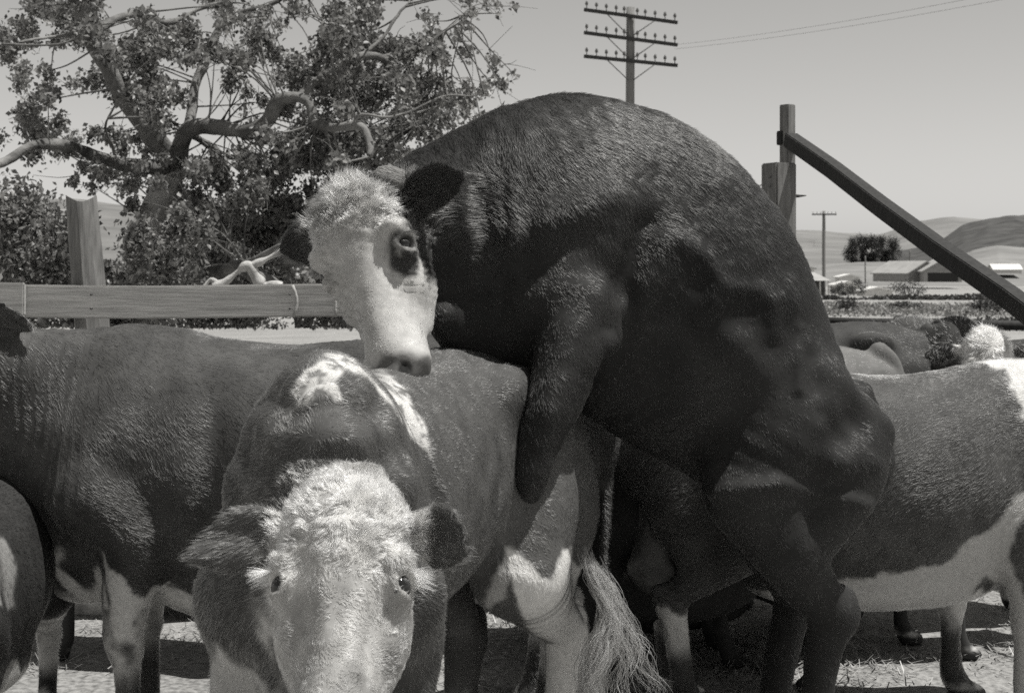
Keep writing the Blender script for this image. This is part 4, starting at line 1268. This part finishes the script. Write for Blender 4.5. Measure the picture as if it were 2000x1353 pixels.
        inh = soft(.150 - np.abs(hx), .01) * soft(hz + .40, .02) * soft(.235 - hz + nn * .6, .015) * soft(hy + .30, .02)
        m = soft(hy + .045 + nn * .6 - .07 * soft(hz - .0, .06), .012) * inh
        m = np.maximum(m, inh * soft(-.07 - hz, .015) * soft(hy + .135 + nn, .015))
        eyep = soft(.041 - np.sqrt(((np.abs(hx) - .100) / 1.0) ** 2 + ((hz + .020) / 1.35) ** 2 + (.75 * (hy - .032)) ** 2) + nn * .25, .006) * inh * (hx > 0)
        pad = soft(-.262 - hz + .016 * np.cos(hx * 50), .006) * inh * soft(hy + .05, .01)
        t = base * (1 - m) + .43 * (1 + .5 * n2 + .5 * n1) * m
        t = t * (1 - eyep) + .036 * eyep
        t = t * (1 - pad) + .13 * pad
        nos = soft(.016 - np.sqrt((np.abs(hx) - .036) ** 2 + (hz + .288) ** 2), .004) * inh
        t = t * (1 - nos) + .02 * nos
        ear = soft(np.abs(hx) - .13, .01) * soft(.32 - np.abs(hx), .01) * soft(.08 - np.abs(hz - .10), .02) * soft(.12 - np.abs(hy + .05), .02)
        t = t * (1 - ear) + .022 * ear
        hoof = soft(.055 - V[:, 2], .006)
        curl = soft(hz - .115, .03) * soft(fbm(V, 16, 55, 2) - .47, .06) * inh
        t = t * (1 - .85 * curl) + .07 * .85 * curl
        lid = soft(.004 - np.abs(np.sqrt(((hy - .030) / 1.5) ** 2 + (hz - .006) ** 2) - .020), .003) * soft(np.abs(hx) - .085, .01) * inh
        lid = lid * (.35 + .65 * soft(-hz, .006))
        t = t * (1 - .8 * lid) + .30 * .8 * lid
        fl_ = soft(hz - .05, .04) * inh
        t = t * (1 - .38 * fl_ * m)
        return np.clip(t * (1 - hoof) + .03 * hoof, .008, .8)

    Z, Yh = H.Z, H.Y
    def flow(V, N):
        hl = H.loc(V)
        onh = (soft(.16 - np.abs(hl[:, 0]), .02) * soft(hl[:, 2] + .36, .02) * soft(.26 - hl[:, 2], .02) * soft(hl[:, 1] + .12, .03))[:, None]
        f = np.zeros_like(V); f[:, 0] = .55; f[:, 2] = -.85
        f += np.stack([fbm(V, 5, 61 + q, 2) - .5 for q in range(3)], 1) * 1.3
        g = Z[None, :] * (.5 + .5 * soft(-hl[:, 2], .1))[:, None] + H.X[None, :] * (np.tanh(hl[:, 0] * 30) * .6)[:, None]
        g = g + np.stack([fbm(V, 24, 71 + q, 2) - .5 for q in range(3)], 1) * 2.2 * soft(hl[:, 2] - .02, .05)[:, None]
        er = (soft(np.abs(hl[:, 0]) - .13, .01) * soft(.34 - np.abs(hl[:, 0]), .01) * soft(.11 - np.abs(hl[:, 2] - .1), .02) * soft(.16 - np.abs(hl[:, 1] + .03), .02))[:, None]
        f = f * (1 - er) + er * (H.X[None, :] * np.sign(hl[:, :1]) - .3 * H.Z[None, :])
        return f * (1 - onh) + g * onh
    def hloc(V):
        hl = H.loc(V)
        onh = soft(.16 - np.abs(hl[:, 0]), .02) * soft(hl[:, 2] + .36, .02) * soft(.28 - hl[:, 2], .02) * soft(hl[:, 1] + .12, .03)
        return hl, onh
    def len_fn(V):
        hl, onh = hloc(V)
        top = soft(V[:, 2] - 1.55, .2)
        body = .010 + .008 * top + .004 * soft(fbm(V, 3, 83, 2) - .55, .1)
        ear = soft(np.abs(hl[:, 0]) - .14, .01) * soft(.33 - np.abs(hl[:, 0]), .01) * soft(.10 - np.abs(hl[:, 2] - .1), .02)
        body = body * (1 - ear) + .030 * ear
        face = .007 + .009 * soft(hl[:, 2] - .07, .04) + .018 * soft(hl[:, 2] - .14, .03)
        pad = soft(-.25 - hl[:, 2], .01)
        return (body * (1 - onh) + face * onh) * (1 - .95 * pad * onh)
    def lift_fn(V):
        hl, onh = hloc(V)
        ridge = soft(V[:, 2] - 1.75, .1) * .15
        return (.10 + ridge) * (1 - onh) + (.22 + .35 * soft(hl[:, 2] - .05, .06)) * onh
    def curl_fn(V):
        hl, onh = hloc(V)
        return .15 * (1 - onh) + (.14 + .5 * soft(hl[:, 2] - .04, .06)) * onh
    def dens(V, N):
        hl, onh = hloc(V)
        eye = 1 - soft(.024 - np.sqrt((np.abs(hl[:, 0]) - .114) ** 2 + (hl[:, 2] - .006) ** 2 + (hl[:, 1] - .034) ** 2), .003)
        return (1 + 1.6 * onh) * eye
    bodyfinish('mounting_steer', F, tone, root, disp, None, HAIR_A, flow=flow, len_fn=len_fn, lift_fn=lift_fn, curl_fn=curl_fn, dens=dens, fleck=.0012, radius=.00045, rad_fn=lambda p: 1 + 1.0 * soft(H.loc(p)[:, 2] - .03, .03) * hloc(p)[1], clump=55)
    head_parts(H, root)
    lashes(H, root, .06, 120, .02)
    # stub of horn beside the near ear
    bm = bmesh.new(); bmesh.ops.create_uvsphere(bm, u_segments=20, v_segments=14, radius=1)
    for v in bm.verts:
        n = .06 * math.sin(9 * v.co.x + 4 * v.co.z) * math.cos(7 * v.co.y)
        v.co = v.co * (1 + n)
    me = bpy.data.meshes.new('horn'); bm.to_mesh(me); bm.free()
    me.polygons.foreach_set('use_smooth', [True] * len(me.polygons)); me.materials.append(M['horn'])
    o = bpy.data.objects.new('horn', me); o.location = P(764, 352, 3.52); o.scale = (.048, .042, .036); o.rotation_euler = (0, .3, 0)
    put(o, root)
    return root, H

# ================================================================= the steer underneath, facing the camera
def build_carrier():
    root = empty('carrying_steer', (-.15, 3.4, 0))
    tag(root, 'white-faced steer walking towards the camera with head lowered, carrying the dark one', 'steer', 'cattle in the corral')
    k = 1.0
    # spine on the ground plan: withers towards the lens, hind quarters swung to the right
    p0, p1, p2 = np.array((-.37, 2.76)), np.array((-.30, 3.34)), np.array((.11, 4.14))   # x = .85, .1, -.8 of the body's own axis
    def curve(t):
        a = (1 - t)[:, None]; b = t[:, None]
        c1 = 2 * p1 - .5 * (p0 + p2)
        pos = a * a * p0 + 2 * a * b * c1 + b * b * p2
        tan = 2 * a * (c1 - p0) + 2 * b * (p2 - c1)
        return pos, nrm(tan)
    def warp(V):
        t = (.85 * k - V[:, 0]) / (1.65 * k)
        tc = np.clip(t, 0, 1)
        pos, tan = curve(tc)
        over = (t - tc) * 1.58 * k
        # to the animal's left = viewer's right
        left = np.stack([tan[:, 1], -tan[:, 0]], 1)
        xy = pos + tan * over[:, None] + left * V[:, 1:2]
        return np.stack([xy[:, 0], xy[:, 1], V[:, 2]], 1)
    # head in the body's own frame: forward x, left y
    pos0, tan0 = curve(np.zeros(1)); f0 = -tan0[0]; l0 = np.array((tan0[0][1], -tan0[0][0]))
    def inv(p):
        d = np.asarray(p)[:2] - p0
        return np.array((.85 * k + d @ f0, d @ l0, p[2]))
    def invd(v):
        d = np.asarray(v, float)
        return np.array((d[:2] @ f0, d[:2] @ l0, d[2]))
    Yw = np.array((0.02, -.80, .60)); Zw = np.array((-.01, .60, .80))
    H = Head(inv(P(662, 1125, 2.40) - Yw * .088), invd(Yw), invd(Zw), .99)
    base = hereford(k, .066, H, white=.38, crest=False, under=.30, legs_w=.30, seed=3)
    def tone(V, N):
        t = base(V, N)
        x, y, z = V[:, 0] / k, V[:, 1] / k, V[:, 2] / k
        n1 = fbm(V, 9, 91, 3) - .5; n2 = fbm(V, 40, 92, 2) - .5
        # white loop over the withers, running down the left shoulder
        return t
    def marks(W, N, t):
        n2 = fbm(W, 60, 92, 2) - .5
        off = 1 - soft(2.62 - W[:, 1], .04)
        m = patch_mask(W, N, [(640, 690), (690, 686), (740, 708), (788, 760), (830, 825), (846, 858), (848, 895), (824, 872), (794, 842), (760, 790), (728, 748), (700, 722), (668, 722), (655, 745), (668, 780), (625, 775), (586, 795), (568, 770), (596, 722)], 4, 9, 20, 1) * off
        sp = soft(n2 - .10, .05)
        t = t * (1 - m) + .54 * (1 - .7 * sp) * m
        # pale lower foreleg and brisket tuft
        m = patch_mask(W, N, [(425, 1255), (450, 1290), (490, 1310), (520, 1330), (540, 1420), (380, 1420), (395, 1330)], 5, 10, 20, 2) * (1 - soft(2.5 - W[:, 1], .03))
        t = t * (1 - m) + .36 * m
        # white stocking of the hind leg running up in two points
        back = soft(W[:, 1] - 3.45, .05)
        red = patch_mask(W, N, [(980, 860), (1180, 860), (1180, 1120), (1130, 1105), (1112, 1085), (1104, 1050), (1096, 1085), (1075, 1130), (1055, 1125), (1030, 1095), (1000, 1075), (970, 1060)], 5, 9, 20, 3) * back
        low = patch_mask(W, N, [(985, 1055), (1040, 1090), (1160, 1060), (1190, 1150), (1200, 1430), (1080, 1430), (1050, 1280), (1000, 1140)], 4, 8, 20, 5) * back
        tuft = patch_mask(W, N, [(985, 1080), (996, 1130), (985, 1170), (950, 1195), (942, 1180), (965, 1120)], 5, 10, 25, 6) * soft(W[:, 1] - 3.0, .05)
        t = t * (1 - tuft) + .34 * tuft
        t = t * (1 - low) + .58 * low
        return t * (1 - red) + .085 * red
    def disp(V, N):
        hl = H.loc(V)
        onh = soft(.16 - np.abs(hl[:, 0]), .02) * soft(hl[:, 2] + .4, .02) * soft(.28 - hl[:, 2], .02) * soft(hl[:, 1] + .12, .03)
        q0 = hl * np.array((14, 30, 62))
        cur = onh * soft(hl[:, 2] - .02, .04) * .011 * (np.abs(fbm(q0, 1.0, 46, 2) - .5) * 2 - .35)
        x, y, z = V[:, 0] / k, V[:, 1] / k, V[:, 2] / k
        d = .014 * (fbm(V, 5, 95, 2) - .5) * (1 - onh)
        # crease behind the shoulder and hollow before the hip
        d -= .022 * np.exp(-((x - .34 - .12 * (z - .9)) / .035) ** 2) * soft(z - .62, .08) * soft(1.22 - z, .05)
        fl = soft(.35 - x, .1) * soft(x + .3, .1) * soft(z - .92, .08)
        d += .0015 * np.sin((x * .55 + z * .85) * 58 + 7 * (fbm(V, 3, 97, 2) - .5)) * fl * (.2 + 1.3 * fbm(V, 7, 98, 2))
        d += cur
        nk = soft(x - .62, .06) * (1 - onh)
        d += .006 * np.sin(z * 60 + 4 * (fbm(V, 6, 99, 2) - .5)) * nk * soft(z - .9, .1)
        return d
    def hloc(V):
        hl = H.loc(V)
        return hl, soft(.15 - np.abs(hl[:, 0]), .015) * soft(hl[:, 2] + .40, .02) * soft(.29 - hl[:, 2], .02) * soft(hl[:, 1] + .12, .03)
    def flow(V, N):
        hl, onh = hloc(V)
        f = std_flow(V, N)
        er = (soft(np.abs(hl[:, 0]) - .13, .01) * soft(.36 - np.abs(hl[:, 0]), .01) * soft(.12 - np.abs(hl[:, 2] - .1), .02) * soft(.18 - np.abs(hl[:, 1] + .0), .02))[:, None]
        f = f * (1 - er) + er * (H.X[None, :] * np.sign(hl[:, :1]) - .35 * H.Z[None, :])
        g = H.Z[None, :] * -.15 + H.X[None, :] * (np.tanh(hl[:, 0] * 30) * .9)[:, None] + H.Z[None, :] * (.9 * soft(hl[:, 2] - .12, .06))[:, None]
        g = g + np.stack([fbm(V, 26, 101 + q, 2) - .5 for q in range(3)], 1) * 3.0
        return f * (1 - onh[:, None]) + g * onh[:, None]
    def len_fn(V):
        hl, onh = hloc(V)
        ear = soft(np.abs(hl[:, 0]) - .14, .01) * soft(.34 - np.abs(hl[:, 0]), .01) * soft(.12 - np.abs(hl[:, 2] - .08), .02)
        body = .011 + .002 * soft(V[:, 0] - .55 * k, .1)
        body = body * (1 - ear) + .020 * ear
        face = .008 + .009 * soft(hl[:, 2] - .03, .05)
        return body * (1 - onh) + face * onh
    def lift_fn(V):
        hl, onh = hloc(V)
        return .26 * (1 - onh) + (.25 + .2 * soft(hl[:, 2], .06)) * onh
    def curl_fn(V):
        hl, onh = hloc(V)
        return .25 * (1 - onh) + (.2 + .34 * soft(hl[:, 2] + .02, .06)) * onh
    def dens(V, N):
        hl, onh = hloc(V)
        eye = 1 - soft(.024 - np.sqrt((np.abs(hl[:, 0]) - .114) ** 2 + (hl[:, 2] - .006) ** 2 + (hl[:, 1] - .034) ** 2), .003)
        return (1 + 2.2 * onh) * eye
    standing('carrying_steer', root, H, tone, h=.0095, k=k, warp=warp, disp=disp, hair=HAIR_B, slim=.72, tuck=.17, eye=1.3, neck=-.01,
             ears=((1, (.70, .45, -.22), .15), (-1, (-.93, -.05, -.02))), flow=flow, len_fn=len_fn, lift_fn=lift_fn, curl_fn=curl_fn, dens=dens,
             legs={'fl': (.02, .02), 'fr': (.03, -.06), 'hl': (-.02, .0), 'hr': (.1, 0)}, radius=.0004, marks=marks, rad_fn=lambda p: 1 + (.6 + .7 * soft(H.loc(p)[:, 2] - .02, .03)) * hloc(p)[1], clump=55)
    W = Head(warp(H.O[None])[0], Yw, Zw, H.k)
    head_parts(W, root, 1.3)
    lashes(W, root, .70, 130, .040)
    tail_switch(root, [P(1146, 1080, 3.80), P(1158, 1120, 3.78), P(1188, 1180, 3.76), P(1190, 1240, 3.75), P(1160, 1310, 3.74), P(1150, 1380, 3.74), P(1140, 1430, 3.74)], .010, 800, .28, spread=.018, top=.45)
    tail_switch(root, [P(1150, 1090, 3.79), P(1190, 1150, 3.77), P(1215, 1220, 3.76), P(1236, 1300, 3.75), P(1250, 1370, 3.75)], .009, 130, .30, spread=.035, top=.7)
    return root, W
# ================================================================= the other cattle
def other(name, label, loc, yaw, k, coat, head_at, head_face, head_up, hair=0, h=.014, seed=0, group='cattle in the corral', headk=1.0, white=.55, slim=1.0, legs=None, belly=0.0, disp=None, extra=None, dense=None, neck=None, marks=None, hair_len=.018, hair_lift=.08, **hk):
    root = empty(name, (loc[0], loc[1], 0))
    tag(root, label, 'steer', group)
    H = Head(head_at, head_face, head_up, headk)
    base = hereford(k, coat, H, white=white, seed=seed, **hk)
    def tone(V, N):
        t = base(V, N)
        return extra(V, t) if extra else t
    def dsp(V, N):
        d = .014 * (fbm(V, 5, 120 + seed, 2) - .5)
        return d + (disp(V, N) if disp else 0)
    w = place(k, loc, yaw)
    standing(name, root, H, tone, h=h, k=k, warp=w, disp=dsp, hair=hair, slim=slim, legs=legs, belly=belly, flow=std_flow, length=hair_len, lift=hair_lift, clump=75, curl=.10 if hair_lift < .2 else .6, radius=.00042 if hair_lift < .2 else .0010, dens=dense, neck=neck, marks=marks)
    WH = Head(w(H.O[None])[0], w((H.O + H.Y)[None])[0] - w(H.O[None])[0], w((H.O + H.Z)[None])[0] - w(H.O[None])[0], headk)
    head_parts(WH, root)
    return root, WH

def build_herd():
    # big flank behind on the left, facing left, head turned out of the picture
    k = 1.0
    x0 = P(262, 900, 4.36)[0] + .60 * k          # body centre from the near foreleg
    def folds(V, N):
        x, y, z = V[:, 0] / k, V[:, 1] / k, V[:, 2] / k
        nk = soft(x - .68, .07) * soft(1.20 - x, .05) * soft(z - .72, .08) * soft(1.30 - z, .05) * soft(y - .03, .02)
        return .0019 * np.sin(x * 190 + 9 * (fbm(V, 3, 131, 2) - .5) + z * 8) * nk * (.25 + 1.5 * fbm(V, 9, 139, 2)) - .02 * np.exp(-((x - .33) / .05) ** 2) * soft(z - .6, .1) * soft(1.1 - z, .1)
    def marks(W, N, t):
        for poly in ([(84, 1092), (112, 1108), (150, 1140), (184, 1158), (186, 1115), (196, 1100), (206, 1150), (212, 1190), (180, 1186), (130, 1152)],
                     [(200, 1070), (214, 1108), (240, 1132), (262, 1166), (288, 1165), (300, 1148), (330, 1138), (326, 1184), (300, 1184), (272, 1190), (258, 1214), (264, 1240), (276, 1264), (246, 1252), (228, 1252), (214, 1195)]):
            m = patch_mask(W, N, poly, 3, 7, 25, len(poly))
            t = t * (1 - m) + .62 * m
        return t
    other('standing_steer', 'large steer side on before the board fence, head out of frame at left', (x0, 4.40, 0), math.radians(184), k, .064,
          (1.165, .20, 1.215), (.12, .95, -.10), (-.06, .15, .95), hair=HAIR_C, h=.012, seed=11, disp=folds, marks=marks, neck=.02, crest=False, legs_w=.10, under=.56)
    # right-hand steer behind the rearing one, facing right
    k = .90
    x1 = P(1985, 900, 4.72)[0] - .60 * k
    def marksE(W, N, t):
        for poly, tn in (([(1600, 1130), (1660, 1128), (1740, 1118), (1800, 1105), (1850, 1112), (1880, 1060), (1925, 1035), (1950, 1010), (1985, 970), (2060, 930), (2060, 1000), (1990, 1020), (1975, 1075), (1990, 1120), (2010, 1200), (2020, 1500), (1955, 1500), (1968, 1300), (1955, 1180), (1930, 1130), (1850, 1190), (1750, 1260), (1600, 1240)], .42),
                         ([(1890, 700), (1960, 722), (1985, 760), (1995, 810), (2100, 900), (2100, 600), (1880, 690)], .55)):
            m = patch_mask(W, N, poly, 4, 12, 18, len(poly))
            t = t * (1 - m) + tn * m
        return t
    other('standing_steer', 'steer with white belly seen side on behind the rearing one, facing right', (x1, 4.75, 0), math.radians(2), k, .064,
          (1.30, -.05, .90), (.9, -.2, .35), (-.3, 0, .95), hair=HAIR_E, h=.012, seed=15, marks=marksE, crest=False, legs_w=.10, under=.50, legs={'fl': (-.16, 0), 'fr': (.0, 0)})
    # front view at the left edge: only shoulder, brisket and one foreleg come into the picture
    def marksD(W, N, t):
        m = patch_mask(W, N, [(-80, 1045), (5, 1050), (28, 1080), (34, 1115), (20, 1150), (32, 1180), (-80, 1190)], 5, 16, 16, 4)
        return t * (1 - m) + .26 * m
    k = .70
    other('standing_steer', 'steer cut off by the left edge, its white brisket and one foreleg showing low down', (-1.55, 4.10, 0), math.radians(-84), k, .032,
          (.90, -.30, .66), (.5, -.75, .2), (-.35, .2, .9), hair=HAIR_D, h=.012, seed=19, slim=.9, marks=marksD, crest=False, legs_w=.18, under=.60)
    # in the shade under the rearing one
    k = .95
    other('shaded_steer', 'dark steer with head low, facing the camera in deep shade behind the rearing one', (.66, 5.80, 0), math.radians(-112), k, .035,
          (1.05, .25, .75), (.85, .2, .3), (-.4, 0, .9), h=.016, seed=23, hair=6000, crest=False, legs_w=.30, under=.55, white=.13)  # white markings toned far down so the shade is in their colour
    other('filler_steer', 'added dark steer sunk side on to block the light, mostly hidden by the rearing one', (.62, 5.7, -.28), math.radians(187), .82, .03,
          (1.1, .1, .7), (.85, .2, .3), (-.4, 0, .9), h=.02, seed=25, hair=0, crest=False, legs_w=.1, under=.3, white=.2)  # added to block light; a standing body sunk into the ground
    other('shaded_steer', 'small added dark steer deepening the gloom just behind the pale hind leg and tail', (.60, 5.0, 0), math.radians(200), .74, .022,
          (1.0, .15, .55), (.85, .2, .3), (-.4, 0, .9), h=.016, seed=26, hair=6000, crest=False, legs_w=.05, under=.2, white=.2, belly=.06)  # extra dark body, added to fill the gap with darkness
    # backs and heads beyond, on the right
    k = .93
    other('distant_steer', 'dark-backed steer standing far behind the right-hand one, facing left', (1.55, 7.7, -.0), math.radians(178), k, .045,
          (1.30, .05, .98), (.9, .3, .3), (-.3, 0, .95), h=.016, seed=27, hair=26000, crest=False)
    k = .91
    other('distant_steer', 'pale-backed steer between the rearing one and the dark-backed one', (.92, 6.25, 0), math.radians(174), k, .13,
          (1.25, -.05, .85), (.9, .3, .3), (-.3, 0, .95), h=.016, seed=29, hair=12000, crest=False)
    k = .93
    other('distant_steer', 'steer facing the camera with a fluffy white poll above the right-hand back', (2.40, 8.2, 0), math.radians(-92), k, .05,
          (1.10, .02, .965), (.85, .05, .45), (-.45, 0, .9), h=.012, seed=31, hair=26000, hair_len=.030, hair_lift=.26, crest=False, dense=lambda V, N: 1 + 5 * soft(V[:, 0] - .95, .05), headk=1.0)
    other('distant_steer', 'dark-backed steer at the right edge beyond the fluffy white poll', (3.15, 9.3, 0), math.radians(176), .80, .04,
          (1.1, .05, .70), (.9, .3, .3), (-.3, 0, .95), h=.018, seed=35, hair=12000, crest=False)
    k = .84
    other('filler_steer', 'dark steer sunk low to fill the gap with darkness behind the big left-hand flank', (-1.75, 6.3, -.40), math.radians(172), k, .035,
          (1.12, .10, .80), (.9, .2, .2), (-.2, 0, .95), h=.02, seed=37, hair=0, crest=False, legs_w=.2)  # standing body lowered, legs below ground, so its dark bulk deepens the shade
    other('distant_steer', 'steer whose pale shins show below the white belly at right', (1.72, 6.0, 0), math.radians(12), .80, .05,
          (1.05, -.25, .7), (.9, -.2, .2), (-.2, 0, .95), h=.02, seed=41, hair=0, crest=False, legs_w=.5)
    other('shaded_steer', 'small dark steer whose dark legs show under the big left-hand flank', (-1.22, 5.45, 0), math.radians(168), .72, .035,
          (.98, .10, .62), (.9, .2, .2), (-.3, 0, .95), h=.016, seed=45, hair=0, crest=False, legs_w=.05, under=.2, legs={'fl': (.05, 0), 'fr': (-.12, 0)})
    other('shaded_steer', 'small dark steer whose dark legs show under the white belly at right', (1.24, 5.5, 0), math.radians(6), .72, .035,
          (.98, .10, .62), (.9, .2, .2), (-.3, 0, .95), h=.016, seed=47, hair=0, crest=False, legs_w=.05, under=.2, legs={'fl': (-.15, 0), 'fr': (.04, 0)})
HAIR_A = 230000; HAIR_B = 230000; HAIR_C = 130000; HAIR_E = 120000; HAIR_D = 40000
build_ground()
build_hills()
build_valley()
build_poles()
build_gate()
build_fence()
build_right_rail()
build_tree()
print('env', round(time.time() - T0, 1))
build_mounting()
build_carrier()
build_herd()
print('total', round(time.time() - T0, 1))
